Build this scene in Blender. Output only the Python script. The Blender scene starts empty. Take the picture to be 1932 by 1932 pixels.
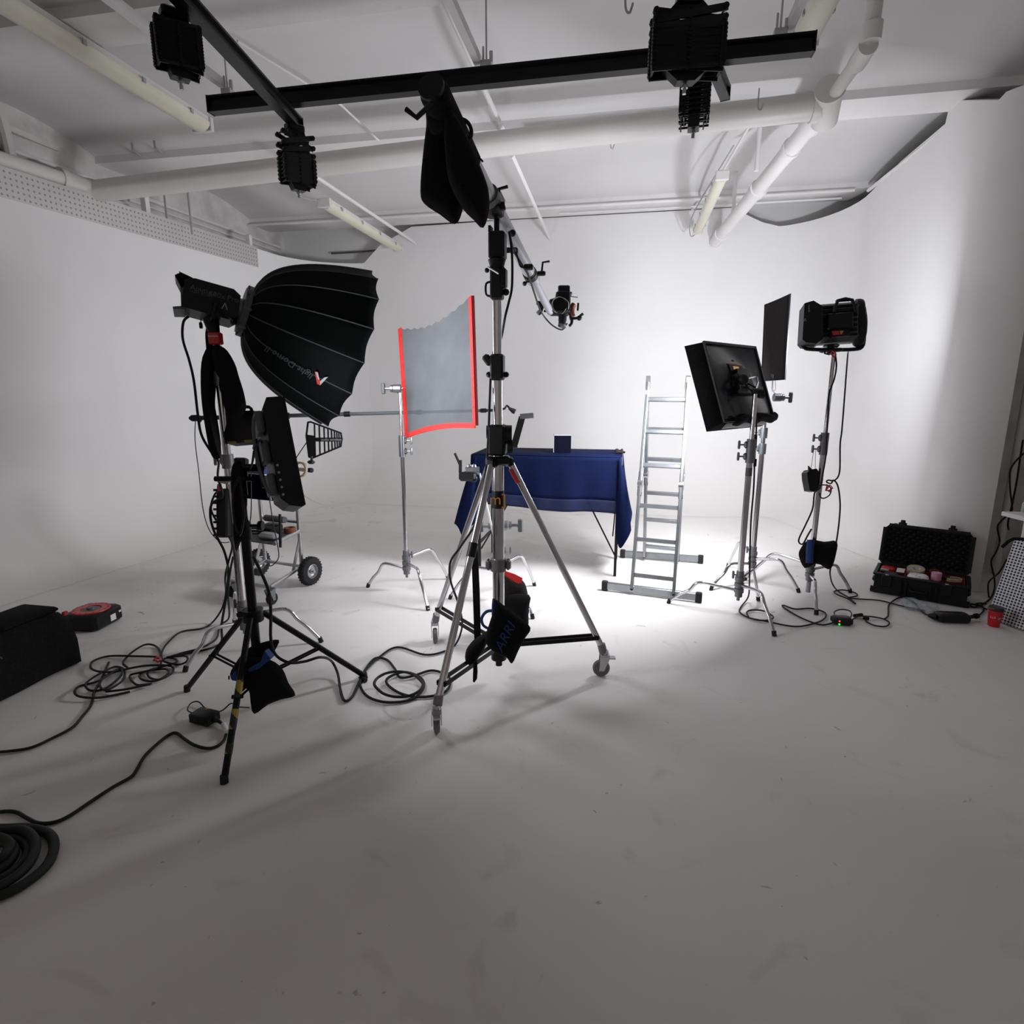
import bpy, math, random
from mathutils import Vector as V3, Matrix
from math import sin, cos, pi, radians, sqrt, atan2
random.seed(7)
S = bpy.context.scene
COL = S.collection
# ---------------------------------------------------------------- camera
FPX = 1100.0; TILT = math.atan(231/1100); YAW = radians(11.0); HC = 1.65
FW = V3((-sin(YAW)*cos(TILT), cos(YAW)*cos(TILT), -sin(TILT)))
RT = V3((cos(YAW), sin(YAW), 0)); UP = RT.cross(FW); CP = V3((0, 0, HC))
cd = bpy.data.cameras.new('camera'); cam = bpy.data.objects.new('camera', cd); COL.objects.link(cam)
cd.sensor_width = 36; cd.sensor_fit = 'HORIZONTAL'; cd.lens = 36*FPX/1932; cd.clip_start = .05; cd.clip_end = 60
cam.matrix_world = Matrix((( RT.x, UP.x, -FW.x, 0), (RT.y, UP.y, -FW.y, 0), (RT.z, UP.z, -FW.z, HC), (0, 0, 0, 1)))
S.camera = cam
# ---------------------------------------------------------------- world, exposure
w = bpy.data.worlds.new('world'); S.world = w; w.use_nodes = True
w.node_tree.nodes['Background'].inputs[0].default_value = (1.0, .89, .83, 1)
w.node_tree.nodes['Background'].inputs[1].default_value = WORLD_STRENGTH = 0.20
S.view_settings.view_transform = 'Standard'; S.view_settings.look = 'None'
S.view_settings.gamma = 1; S.view_settings.use_curve_mapping = False
S.view_settings.exposure = 0.42
PANEL_W, LAMP_W, DOME_W, SLAB_W = 78, 66, 7, 7      # watts of the four film lamps
# ---------------------------------------------------------------- picture <-> place
def ray(x, y): return FW*FPX + RT*(x-966) - UP*(y-966)
def G(x, y, z=0.): r = ray(x, y); return CP + r*((z-HC)/r.z)        # on a level plane
def AY(x, y, Y): r = ray(x, y); return CP + r*(Y/r.y)               # on a cross-room plane
def P(x, y, d): return CP + ray(x, y)*(d/FPX)                       # at a distance
def VZ(X, Y, py):                                                   # height on a vertical line
    k = (966-py)/FPX; h = V3((X, Y, 0)) - CP
    # (h+z)·UP = k (h+z)·FW
    return (k*h.dot(FW) - h.dot(UP)) / (UP.z - k*FW.z)
# ---------------------------------------------------------------- materials
def mat(name, col, rough=.5, metal=0., noise=0., nscale=8., bump=0., bscale=60., emit=None, es=0., alpha=1., trans=0., spec=.5):
    m = bpy.data.materials.new(name); m.use_nodes = True; nt = m.node_tree; b = nt.nodes['Principled BSDF']
    b.inputs['Base Color'].default_value = (*col, 1); b.inputs['Roughness'].default_value = rough
    b.inputs['Metallic'].default_value = metal; b.inputs['Alpha'].default_value = alpha
    b.inputs['Specular IOR Level'].default_value = spec
    b.inputs['Transmission Weight'].default_value = trans
    if emit: b.inputs['Emission Color'].default_value = (*emit, 1); b.inputs['Emission Strength'].default_value = es
    tc = nt.nodes.new('ShaderNodeTexCoord')
    n = nt.nodes.new('ShaderNodeTexNoise'); n.inputs['Scale'].default_value = nscale; n.inputs['Detail'].default_value = 6
    nt.links.new(tc.outputs['Object'], n.inputs['Vector'])
    r = nt.nodes.new('ShaderNodeValToRGB')
    a = noise if noise else .04
    r.color_ramp.elements[0].position = .3; r.color_ramp.elements[1].position = .7
    r.color_ramp.elements[0].color = (*[c*(1-a) for c in col], 1); r.color_ramp.elements[1].color = (*[min(1, c*(1+a)) for c in col], 1)
    nt.links.new(n.outputs['Fac'], r.inputs['Fac']); nt.links.new(r.outputs['Color'], b.inputs['Base Color'])
    if bump:
        n2 = nt.nodes.new('ShaderNodeTexNoise'); n2.inputs['Scale'].default_value = bscale; n2.inputs['Detail'].default_value = 4
        nt.links.new(tc.outputs['Object'], n2.inputs['Vector'])
        bp = nt.nodes.new('ShaderNodeBump'); bp.inputs['Strength'].default_value = bump; bp.inputs['Distance'].default_value = .01
        nt.links.new(n2.outputs['Fac'], bp.inputs['Height']); nt.links.new(bp.outputs['Normal'], b.inputs['Normal'])
    return m
def stripes(name, c1, c2, scale, direction='DIAGONAL'):
    m = mat(name, c1, .6); nt = m.node_tree; b = nt.nodes['Principled BSDF']
    tc = nt.nodes.new('ShaderNodeTexCoord'); wv = nt.nodes.new('ShaderNodeTexWave'); wv.bands_direction = direction
    wv.inputs['Scale'].default_value = scale
    r = nt.nodes.new('ShaderNodeValToRGB'); r.color_ramp.interpolation = 'CONSTANT'
    r.color_ramp.elements[1].position = .5; r.color_ramp.elements[0].color = (*c1, 1); r.color_ramp.elements[1].color = (*c2, 1)
    nt.links.new(tc.outputs['Object'], wv.inputs['Vector']); nt.links.new(wv.outputs['Fac'], r.inputs['Fac'])
    nt.links.new(r.outputs['Color'], b.inputs['Base Color'])
    return m
WALL = (.80, .79, .785)
M = dict(
 wall=mat('painted_wall', WALL, .65, noise=.025, nscale=1.3, bump=.08, bscale=25, spec=.2),
 outer=mat('rough_painted_brick', (.62, .60, .58), .8, noise=.16, nscale=5, bump=.5, bscale=9, spec=.1),
 ceil=mat('painted_ceiling', (.70, .69, .685), .7, noise=.03, nscale=1.5, bump=.12, bscale=14, spec=.15),
 beam=mat('painted_beam', (.74, .725, .72), .6, noise=.05, nscale=3, bump=.2, bscale=20, spec=.2),
 dark=mat('painted_gap_shade', (.05, .05, .055), .8),  # dark colour standing in for shade above the right wall
 pipe=mat('white_pipe', (.76, .74, .74), .45, noise=.04, nscale=3),
 duct=mat('cream_pipe', (.66, .64, .62), .45, noise=.05, nscale=3),
 chrome=mat('chrome', (.62, .61, .63), .16, 1.),
 steel=mat('brushed_steel', (.50, .50, .51), .3, 1., noise=.08, nscale=20),
 cast=mat('grey_cast_metal', (.20, .20, .21), .45, .6),
 alu=mat('aluminium', (.26, .275, .29), .35, .85, noise=.08, nscale=18),
 black=mat('black_plastic', (.007, .007, .008), .45, spec=.28),
 blackm=mat('black_metal', (.007, .007, .008), .35, .3, spec=.28),
 fabric=mat('black_fabric', (.008, .008, .009), .9, noise=.3, nscale=60, bump=.4, bscale=120, spec=.15),
 fabric2=mat('charcoal_fabric', (.022, .019, .018), .9, noise=.2, nscale=50, bump=.3, bscale=90, spec=.15),
 dome=mat('black_nylon', (.0022, .0032, .0032), .7, noise=.1, nscale=30, spec=.08),
 piping=mat('grey_piping', (.04, .05, .056), .6),
 rubber=mat('rubber', (.018, .018, .019), .75, spec=.28),
 greyr=mat('grey_tyre', (.15, .15, .15), .6),
 cable=mat('cable_rubber', (.012, .012, .012), .55, spec=.28),
 hose=mat('hose_rubber', (.014, .018, .015), .6, noise=.3, nscale=12, spec=.28),
 red=mat('red_fabric', (.80, .035, .03), .7, noise=.08, nscale=30),
 redp=mat('red_plastic', (.50, .02, .02), .4),
 reddk=mat('dark_red_lining', (.20, .01, .018), .8),
 blue=mat('navy_cloth', (.004, .008, .036), .75, noise=.10, nscale=40, spec=.06),
 bluesheer=mat('navy_cloth_single_layer', (.006, .011, .045), .75, alpha=.9, spec=.2),
 bluestrap=mat('blue_strap', (.012, .04, .17), .8),
 cube=mat('dark_blue_box', (.0025, .003, .010), .8, spec=.05),
 pale=mat('pale_edge', (.45, .44, .46), .6),
 white=mat('white_plastic', (.75, .75, .75), .4),
 boomw=mat('grey_boom_paint', (.42, .42, .45), .3, .3, noise=.03, nscale=6),
 grey=mat('grey_plastic', (.10, .105, .11), .45, spec=.28),
 greyl=mat('light_grey', (.35, .36, .37), .5),
 plate=mat('glossy_back_plate', (.035, .037, .045), .22, noise=.03, spec=.6),
 cream=mat('yellowed_diffuser', (.66, .635, .52), .35, noise=.05, nscale=6),
 tan=mat('tan_tape', (.42, .33, .22), .6),
 orange=mat('orange_print', (.55, .25, .05), .6),
 wood=mat('brown_leather_grip', (.20, .055, .03), .5),
 pink=mat('pink_roll', (.75, .35, .48), .6),
 paper=mat('white_paper', (.78, .74, .76), .7, noise=.05),
 bag=mat('clear_plastic_film', (.6, .66, .75), .15, alpha=.35, noise=.4, nscale=30, bump=.8, bscale=30),
 cup=mat('red_paper_cup', (.62, .012, .02), .5),
 brown=mat('brown_lid', (.035, .022, .02), .4),
 net=mat('grey_net', (.105, .115, .13), .9, alpha=.76, noise=.12, nscale=5, spec=.1),
 lit=mat('lit_diffuser', (.8, .8, .8), .5, emit=(.93, .95, 1.), es=3.),
 screen=mat('lit_display', (.02, .02, .02), .3, emit=(.8, .35, .08), es=.35),
 ledr=mat('red_lamp', (.3, 0, 0), .3, emit=(1, .05, .02), es=2.), ledg=mat('green_lamp', (0, .3, 0), .3, emit=(.05, 1, .1), es=2.),
 hazard=stripes('hazard_tape', (.30, .22, .02), (.01, .01, .01), 5.0),
 foam=mat('egg_crate_foam', (.010, .010, .012), .95, bump=1., bscale=45, spec=.05),
 glass=mat('blue_glass', (.1, .25, .5), .1),
)
# perforated sheets
def perforated(name, c1, c2, sx, sz, thr=.32):
    m = mat(name, c1, .4, .5); nt = m.node_tree; b = nt.nodes['Principled BSDF']
    uv = nt.nodes.new('ShaderNodeUVMap'); mp = nt.nodes.new('ShaderNodeMapping'); mp.inputs['Scale'].default_value = (sx, sz, 1)
    fr = nt.nodes.new('ShaderNodeVectorMath'); fr.operation = 'FRACTION'
    sb = nt.nodes.new('ShaderNodeVectorMath'); sb.operation = 'SUBTRACT'; sb.inputs[1].default_value = (.5, .5, 0)
    ln = nt.nodes.new('ShaderNodeVectorMath'); ln.operation = 'LENGTH'
    lt = nt.nodes.new('ShaderNodeMath'); lt.operation = 'LESS_THAN'; lt.inputs[1].default_value = thr
    mx = nt.nodes.new('ShaderNodeMix'); mx.data_type = 'RGBA'; mx.inputs[6].default_value = (*c1, 1); mx.inputs[7].default_value = (*c2, 1)
    L = nt.links.new
    L(uv.outputs[0], mp.inputs[0]); L(mp.outputs[0], fr.inputs[0]); L(fr.outputs[0], sb.inputs[0]); L(sb.outputs[0], ln.inputs[0])
    L(ln.outputs['Value'], lt.inputs[0]); L(lt.outputs[0], mx.inputs[0]); L(mx.outputs[2], b.inputs['Base Color'])
    return m
def blend_low(m, low, z0=.05, z1=.9):  # scuffed paint near the floor, clean paint above
    nt = m.node_tree; b = nt.nodes['Principled BSDF']; L = nt.links.new; src = b.inputs['Base Color'].links[0].from_socket
    tc = nt.nodes.new('ShaderNodeTexCoord'); sx = nt.nodes.new('ShaderNodeSeparateXYZ'); L(tc.outputs['Object'], sx.inputs[0])
    r = nt.nodes.new('ShaderNodeMapRange'); r.inputs['From Min'].default_value = z0; r.inputs['From Max'].default_value = z1; L(sx.outputs['Z'], r.inputs['Value'])
    mx = nt.nodes.new('ShaderNodeMix'); mx.data_type = 'RGBA'; mx.inputs[6].default_value = (*low, 1); L(r.outputs[0], mx.inputs[0]); L(src, mx.inputs[7]); L(mx.outputs[2], b.inputs['Base Color'])
FLOORC = (.77, .74, .72)
blend_low(M['wall'], FLOORC)
M['perf'] = perforated('perforated_silver_sheet', (.62, .62, .64), (.03, .03, .03), 42, 30, .36)
M['band'] = perforated('perforated_plaster_bead', (.66, .64, .63), (.34, .32, .31), 22, 5, .2)
# ---------------------------------------------------------------- mesh collector
def frame(d):
    d = d.normalized(); a = V3((0, 0, 1)) if abs(d.z) < .9 else V3((1, 0, 0))
    u = a.cross(d).normalized(); return u, d.cross(u)
def spline(pts, k=6, closed=False):
    pts = [V3(p) for p in pts]; n = len(pts)
    if n < 3: return pts
    out = []
    for i in range(n if closed else n-1):
        if closed: a, b, c, d = pts[i-1], pts[i], pts[(i+1) % n], pts[(i+2) % n]
        else: a, b, c, d = pts[max(i-1, 0)], pts[i], pts[i+1], pts[min(i+2, n-1)]
        for j in range(k):
            t = j/k; out.append(.5*((2*b)+(c-a)*t+(2*a-5*b+4*c-d)*t*t+(3*b-a-3*c+d)*t**3))
    if not closed: out.append(pts[-1])
    return out
class MB:
    def __init__(s): s.v = []; s.f = []; s.uv = None
    def add(s, vs, fs):
        o = len(s.v); s.v += [V3(v) for v in vs]; s.f += [tuple(i+o for i in f) for f in fs]; return s
    def hexa(s, c8):  # 4 bottom, 4 top
        return s.add(c8, [(3, 2, 1, 0), (4, 5, 6, 7), (0, 1, 5, 4), (1, 2, 6, 5), (2, 3, 7, 6), (3, 0, 4, 7)])
    def box(s, c, sx, sy, sz, ax=None):
        c = V3(c); X, Y, Z = ax or (V3((1, 0, 0)), V3((0, 1, 0)), V3((0, 0, 1)))
        X, Y, Z = X*sx/2, Y*sy/2, Z*sz/2
        return s.hexa([c-X-Y-Z, c+X-Y-Z, c+X+Y-Z, c-X+Y-Z, c-X-Y+Z, c+X-Y+Z, c+X+Y+Z, c-X+Y+Z])
    def rbox(s, c, sx, sy, sz, ax=None, b=.01):  # chamfered box
        c = V3(c); X, Y, Z = ax or (V3((1, 0, 0)), V3((0, 1, 0)), V3((0, 0, 1)))
        rings = []
        for z, k in ((-sz/2, b), (-sz/2+b, 0), (sz/2-b, 0), (sz/2, b)):
            x, y = sx/2-k, sy/2-k; bb = b
            rings.append([c+X*a+Y*e+Z*z for a, e in ((-x+bb, -y), (x-bb, -y), (x, -y+bb), (x, y-bb), (x-bb, y), (-x+bb, y), (-x, y-bb), (-x, -y+bb))])
        vs = [p for r in rings for p in r]; fs = []
        for i in range(3):
            for j in range(8): fs.append((i*8+j, i*8+(j+1) % 8, (i+1)*8+(j+1) % 8, (i+1)*8+j))
        fs.append(tuple(range(7, -1, -1))); fs.append(tuple(range(24, 32)))
        return s.add(vs, fs)
    def tube(s, pts, r, n=8, k=0, closed=False):
        if k: pts = spline(pts, k, closed)
        pts = [V3(p) for p in pts]; N = len(pts)
        rr = r if isinstance(r, (list, tuple)) else [r]*N
        if len(rr) != N: rr = [rr[0]+(rr[-1]-rr[0])*i/(N-1) for i in range(N)]
        vs = []; u = None
        for i in range(N):
            if closed: d = pts[(i+1) % N]-pts[i-1]
            else: d = pts[min(i+1, N-1)]-pts[max(i-1, 0)]
            if d.length < 1e-9: d = V3((0, 0, 1))
            d.normalize()
            if u is None: u, w_ = frame(d)
            else:
                u = u-d*u.dot(d)
                if u.length < 1e-6: u, w_ = frame(d)
                u.normalize()
            w_ = d.cross(u)
            for j in range(n):
                a = 2*pi*j/n; vs.append(pts[i]+(u*cos(a)+w_*sin(a))*rr[i])
        fs = []
        for i in range(N if closed else N-1):
            q = (i+1) % N
            for j in range(n): fs.append((i*n+j, i*n+(j+1) % n, q*n+(j+1) % n, q*n+j))
        if not closed: fs.append(tuple(range(n-1, -1, -1))); fs.append(tuple(range((N-1)*n, N*n)))
        return s.add(vs, fs)
    def cyl(s, a, b, r, r2=None, n=16): return s.tube([a, b], [r, r if r2 is None else r2], n)
    def lathe(s, prof, o, ax=V3((0, 0, 1)), n=24):
        o = V3(o); ax = V3(ax).normalized(); u, w_ = frame(ax); vs = []; fs = []
        for r, z in prof:
            for j in range(n): a = 2*pi*j/n; vs.append(o+ax*z+(u*cos(a)+w_*sin(a))*max(r, 1e-5))
        for i in range(len(prof)-1):
            for j in range(n): fs.append((i*n+j, i*n+(j+1) % n, (i+1)*n+(j+1) % n, (i+1)*n+j))
        return s.add(vs, fs)
    def prism(s, poly, t):  # polygon extruded along vector t
        poly = [V3(p) for p in poly]; n = len(poly); t = V3(t)
        return s.add(poly+[p+t for p in poly], [tuple(range(n-1, -1, -1)), tuple(range(n, 2*n))]+[(i, (i+1) % n, n+(i+1) % n, n+i) for i in range(n)])
    def blob(s, poly, nrm, th, rings=5, smooth=3, jit=.0):  # soft filled bag from a closed outline
        pl = spline(poly, smooth, True) if smooth else [V3(p) for p in poly]
        n = len(pl); c = sum(pl, V3())/n; nrm = V3(nrm).normalized()
        vs = []; fs = []
        ss = [1-(i/rings)**1.6 for i in range(rings)]
        for sd in (1, -1):
            o = len(vs)
            for q, k in enumerate(ss):
                for p in pl:
                    j_ = random.uniform(-jit, jit)*(q > 0)
                    vs.append(c+(p-c)*k+nrm*(sd*th/2*sqrt(max(0, 1-k**3))+j_))
            vs.append(c+nrm*sd*th/2)
            for q in range(rings-1):
                for i in range(n):
                    f = (o+q*n+i, o+q*n+(i+1) % n, o+(q+1)*n+(i+1) % n, o+(q+1)*n+i); fs.append(f if sd > 0 else f[::-1])
            for i in range(n):
                f = (o+(rings-1)*n+i, o+(rings-1)*n+(i+1) % n, o+rings*n); fs.append(f if sd > 0 else f[::-1])
        return s.add(vs, fs)
    def grid(s, fn, nu, nv):
        vs = [fn(i/nu, j/nv) for j in range(nv+1) for i in range(nu+1)]
        return s.add(vs, [(j*(nu+1)+i, j*(nu+1)+i+1, (j+1)*(nu+1)+i+1, (j+1)*(nu+1)+i) for j in range(nv) for i in range(nu)])
    def ball(s, c, r, n=12, sq=V3((1, 1, 1))):
        c = V3(c); vs = []; fs = []
        for i in range(n//2+1):
            t = pi*i/(n//2)
            for j in range(n): a = 2*pi*j/n; vs.append(c+V3((sin(t)*cos(a)*sq.x, sin(t)*sin(a)*sq.y, cos(t)*sq.z))*r)
        for i in range(n//2):
            for j in range(n): fs.append((i*n+j, (i+1)*n+j, (i+1)*n+(j+1) % n, i*n+(j+1) % n))
        return s.add(vs, fs)
def build(name, mb, m, o=V3(), parent=None, sharp=40, uvs=None, sub=0, solid=0):
    me = bpy.data.meshes.new(name); me.from_pydata([tuple(v-o) for v in mb.v], [], mb.f); me.validate(); me.update()
    import bmesh
    bm = bmesh.new(); bm.from_mesh(me); bmesh.ops.recalc_face_normals(bm, faces=bm.faces[:]); bm.to_mesh(me); bm.free()
    me.materials.append(M[m] if isinstance(m, str) else m)
    for p in me.polygons: p.use_smooth = True
    me.set_sharp_from_angle(angle=radians(sharp))
    if uvs:
        ul = me.uv_layers.new(name='UVMap')
        for l in me.loops: ul.data[l.index].uv = uvs(me.vertices[l.vertex_index].co+o)
    ob = bpy.data.objects.new(name, me); COL.objects.link(ob)
    if parent: ob.parent = parent
    if solid:
        md = ob.modifiers.new('thickness', 'SOLIDIFY'); md.thickness = solid; md.offset = 0
    if sub:
        md = ob.modifiers.new('smooth', 'SUBSURF'); md.levels = sub; md.render_levels = sub
    return ob
class T:  # a thing made of parts
    def __init__(s, name, label, cat, o, group=None):
        s.o = V3(o); s.e = bpy.data.objects.new(name, None); s.e.empty_display_size = .1; COL.objects.link(s.e); s.e.location = s.o
        s.e['label'] = label; s.e['category'] = cat
        if group: s.e['group'] = group
    def p(s, name, mb, m, parent=None, label=None, **k):
        ob = build(name, mb, m, s.o, parent or s.e, **k)
        if label: ob['label'] = label
        return ob
def one(name, label, cat, mb, m, group=None, o=None, **k):
    if o is None:
        n = len(mb.v); c = sum(mb.v, V3())/n; o = V3((c.x, c.y, min(v.z for v in mb.v)))
    ob = build(name, mb, m, o, **k); ob.location = o; ob['label'] = label; ob['category'] = cat
    if group: ob['group'] = group
    return ob
def struct(name, mb, m, **k):
    ob = build(name, mb, m, **k); ob['kind'] = 'structure'; return ob
def text(body, size, c, xr, yu, m, t, name='lettering', parent=None, ext=.0006, shear=0):
    cu = bpy.data.curves.new(name, 'FONT'); cu.body = body; cu.size = size; cu.extrude = ext; cu.align_x = 'CENTER'; cu.align_y = 'CENTER'; cu.shear = shear
    tmp = bpy.data.objects.new('tmp', cu); COL.objects.link(tmp)
    dg = bpy.context.evaluated_depsgraph_get(); me = bpy.data.meshes.new_from_object(tmp.evaluated_get(dg))
    bpy.data.objects.remove(tmp); bpy.data.curves.remove(cu)
    xr = V3(xr).normalized(); yu = V3(yu); yu = (yu-xr*yu.dot(xr)).normalized(); z = xr.cross(yu); c = V3(c)-t.o
    for v in me.vertices: v.co = c+xr*v.co.x+yu*v.co.y+z*v.co.z
    me.materials.clear(); me.materials.append(M[m])
    ob = bpy.data.objects.new(name, me); COL.objects.link(ob); ob.parent = parent or t.e; return ob
def area(name, c, d, sx, sy, watts, parent_t, color=(.93, .95, 1.), up=V3((0, 0, 1)), spread=180):
    ld = bpy.data.lights.new(name, 'AREA'); ld.shape = 'RECTANGLE'; ld.size = sx; ld.size_y = sy; ld.energy = watts; ld.color = color
    ld.spread = radians(spread); ob = bpy.data.objects.new(name, ld); COL.objects.link(ob); ob.parent = parent_t.e
    z = -V3(d).normalized(); x = V3(up).cross(z).normalized(); y = z.cross(x); c = V3(c)-parent_t.o
    ob.matrix_local = Matrix(((x.x, y.x, z.x, c.x), (x.y, y.y, z.y, c.y), (x.z, y.z, z.z, c.z), (0, 0, 0, 1)))
    return ob
UZ = V3((0, 0, 1))
# ================================================================ STRUCTURE
def floor_mat():
    m = mat('painted_floor', FLOORC, .55, noise=.05, nscale=.9, bump=.10, bscale=18, spec=.22)
    nt = m.node_tree; b = nt.nodes['Principled BSDF']; L = nt.links.new
    src = b.inputs['Base Color'].links[0].from_socket
    tc = nt.nodes.new('ShaderNodeTexCoord')
    for sc, lo, hi, colr, dist in ((7., .70, .73, (.42, .38, .35, 1), 1.5), (38., .74, .77, (.30, .27, .24, 1), .6), (2.2, .60, .75, (.62, .58, .56, 1), 2.)):
        n = nt.nodes.new('ShaderNodeTexNoise'); n.inputs['Scale'].default_value = sc; n.inputs['Detail'].default_value = 5; n.inputs['Distortion'].default_value = dist
        L(tc.outputs['Object'], n.inputs['Vector'])
        r = nt.nodes.new('ShaderNodeMapRange'); r.inputs['From Min'].default_value = lo; r.inputs['From Max'].default_value = hi; r.inputs['To Max'].default_value = .75; L(n.outputs['Fac'], r.inputs['Value'])
        mx = nt.nodes.new('ShaderNodeMix'); mx.data_type = 'RGBA'; mx.inputs[7].default_value = colr
        L(r.outputs[0], mx.inputs[0]); L(src, mx.inputs[6]); src = mx.outputs[2]
    L(src, b.inputs['Base Color']); return m
struct('floor', MB().box((-1, 2.3, -.06), 14, 15, .12), floor_mat())
def arc(cx, cy, r, a0, a1, n=8): return [(cx+r*cos(radians(a0+(a1-a0)*i/n)), cy+r*sin(radians(a0+(a1-a0)*i/n))) for i in range(n+1)]
def cove(path, tops, Rs, flip=1):
    # path of plan points with inside on the right-hand side; swept floor-to-wall curve
    mb = MB(); pr = []
    n = len(path); nrm = []
    for i in range(n):
        a = V3((*path[max(i-1, 0)], 0)); b = V3((*path[min(i+1, n-1)], 0)); d = (b-a).normalized(); nrm.append(V3((d.y, -d.x, 0)))
    rows = 14
    for i in range(n):
        p = V3((*path[i], 0)); R = Rs[i]; q = []
        for k in range(10):
            a = (pi/2)*k/9; q.append(p+nrm[i]*(R-R*sin(a))+UZ*(R-R*cos(a)+.0015))
        for k in range(1, 4): q.append(p+UZ*(R+(tops[i]-R)*k/3))
        q.append(p-nrm[i]*.1+UZ*tops[i])
        pr.append(q)
    m = len(pr[0])
    mb.add([v for q in pr for v in q], [(i*m+j, (i+1)*m+j, (i+1)*m+j+1, i*m+j+1) for i in range(n-1) for j in range(m-1)])
    return mb
def xl(Y): return -4.9+(Y-8.31)*.1194           # left cove plane
left = [(xl(y), y) for y in (-4, 0, 2, 4, 5.5, 7, 7.75)]
arcL = arc(-3.97, 7.75, 1.0, 174, 90, 10)
arcL[0] = (xl(7.75), 7.75)
back = [(-3.2, 8.75), (-2, 8.75), (-1, 8.75), (0, 8.75), (1.25, 8.75), (1.45, 8.75), (1.65, 8.75), (1.85, 8.75)]
arcR = arc(1.85, 7.95, .8, 90, 0, 10)
right = [(2.645, 7.2), (2.64, 6.32), (2.64, 6.28), (2.63, 6), (2.62, 5.62)]
end = arc(2.94, 5.6, .32, 180, 270, 10)[1:]
tail = [(2.98, 5.6), (2.98, 8.4)]
struct('wall_left', cove(left+arcL, [3.51]*len(left)+[3.51+.0*i for i in range(11)], [.75]*len(left)+[.8]*11), 'wall')
pb = arcL[-1:]+back
pt_ = [3.43, 3.9, 3.995, 3.995, 3.995, 3.99, 3.72]
back.insert(0, (-3.7, 8.75)); pb = arcL[-1:]+back
struct('wall_back', cove(pb, [3.51, 3.75, 3.98]+[3.998]*(len(back)-6)+[3.998, 3.90, 3.80, 3.745], [.8]+[.9]*(len(back)-4)+[.85, .8, .75, .72]), 'wall')
pr_ = arcR+right+end+tail
tp = [3.74+.13*(i/10)**1.3 for i in range(11)]+[3.93, 3.93]+[VZ(x, y, 189) if y > 5.5 and x < 2.9 else 3.8 for x, y in pr_[13:]]
rs = [.72]*11+[.5, .26, .25, .12, .04]+[.02]*(len(end)+len(tail))
struct('wall_right', cove(pr_, tp, rs), 'wall')
# perforated edge bead along the top of the left wall
def uvb(v): return (v.y/1.0, (v.z-3.27)/.24)
mb = MB(); a = V3((xl(-1)+.012, -1, 0)); b = V3((xl(7.6)+.012, 7.6, 0))
mb.hexa([a+UZ*3.27, b+UZ*3.27, b+UZ*3.27-V3((.012, 0, 0)), a+UZ*3.27-V3((.012, 0, 0)), a+UZ*3.525, b+UZ*3.525, b+UZ*3.525-V3((.03, 0, 0)), a+UZ*3.525-V3((.03, 0, 0))])
struct('trim_1', mb, 'band', uvs=uvb)
# building shell behind the curved walls
def xo(Y): return -5.75+(Y-4.5)*.07
mb = MB(); mb.hexa([V3((xo(-5)-.2, -5, 0)), V3((xo(-5), -5, 0)), V3((xo(9.1), 9.1, 0)), V3((xo(9.1)-.2, 9.1, 0)), V3((xo(-5)-.2, -5, 4.6)), V3((xo(-5), -5, 4.6)), V3((xo(9.1), 9.1, 4.6)), V3((xo(9.1)-.2, 9.1, 4.6))])
struct('wall_outer_left', mb, 'outer')
struct('wall_outer_back', MB().box((-1, 9.1, 2.3), 12, .15, 4.6), 'wall')
struct('wall_outer_right', MB().box((4.25, 2.2, 2.3), .15, 14, 4.6), 'wall')
struct('wall_outer_recess', MB().box((3.75, 6.3, 2.0), .9, .12, 4.0), 'outer')
# ceiling: shallow vaults between beams
BE = [(-.55, -.15), (1.75, 2.15), (3.72, 4.05), (5.86, 6.26), (8.25, 8.72)]
prof = []
prev = -5.5
for a, b in BE+[(9.2, 9.2)]:
    for i in range(13):
        t = i/12; y = prev+(a-prev)*t
        rise = .15*(1-(2*t-1)**2) if a-prev > 1 else .02
        prof.append((y, 4.07+rise))
    prev = b
X0, X1 = -6.3, 4.3
mb = MB(); n = len(prof)
mb.add([(X0, y, z) for y, z in prof]+[(X1, y, z) for y, z in prof]+[(X0, y, 4.5) for y, z in prof]+[(X1, y, 4.5) for y, z in prof],
       [(i, i+1, n+i+1, n+i) for i in range(n-1)]+[(2*n+i, 3*n+i, 3*n+i+1, 2*n+i+1) for i in range(n-1)]+[(i, 2*n+i, 2*n+i+1, i+1) for i in range(n-1)])
struct('ceiling', mb, 'ceil')
for k, (a, b) in enumerate(BE):
    mb = MB(); mb.prism([(X0, a, 4.0), (X0, b, 4.0), (X0, b, 4.12), (X0, a, 4.12)], (X1-X0, 0, 0))
    struct('trim_%d' % (k+2), mb, 'beam')
# trim along the top of the right wall and a dark board that paints the shade in the gap above
struct('trim_7', MB().tube([(2.635, 8.0, 3.9), (2.65, 7, 3.9), (2.665, 5.9, 3.9)], .02, 6), 'pipe')
struct('trim_8', MB().box((2.82, 7.55, 3.98), .05, 2.4, .17), 'dark')
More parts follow.
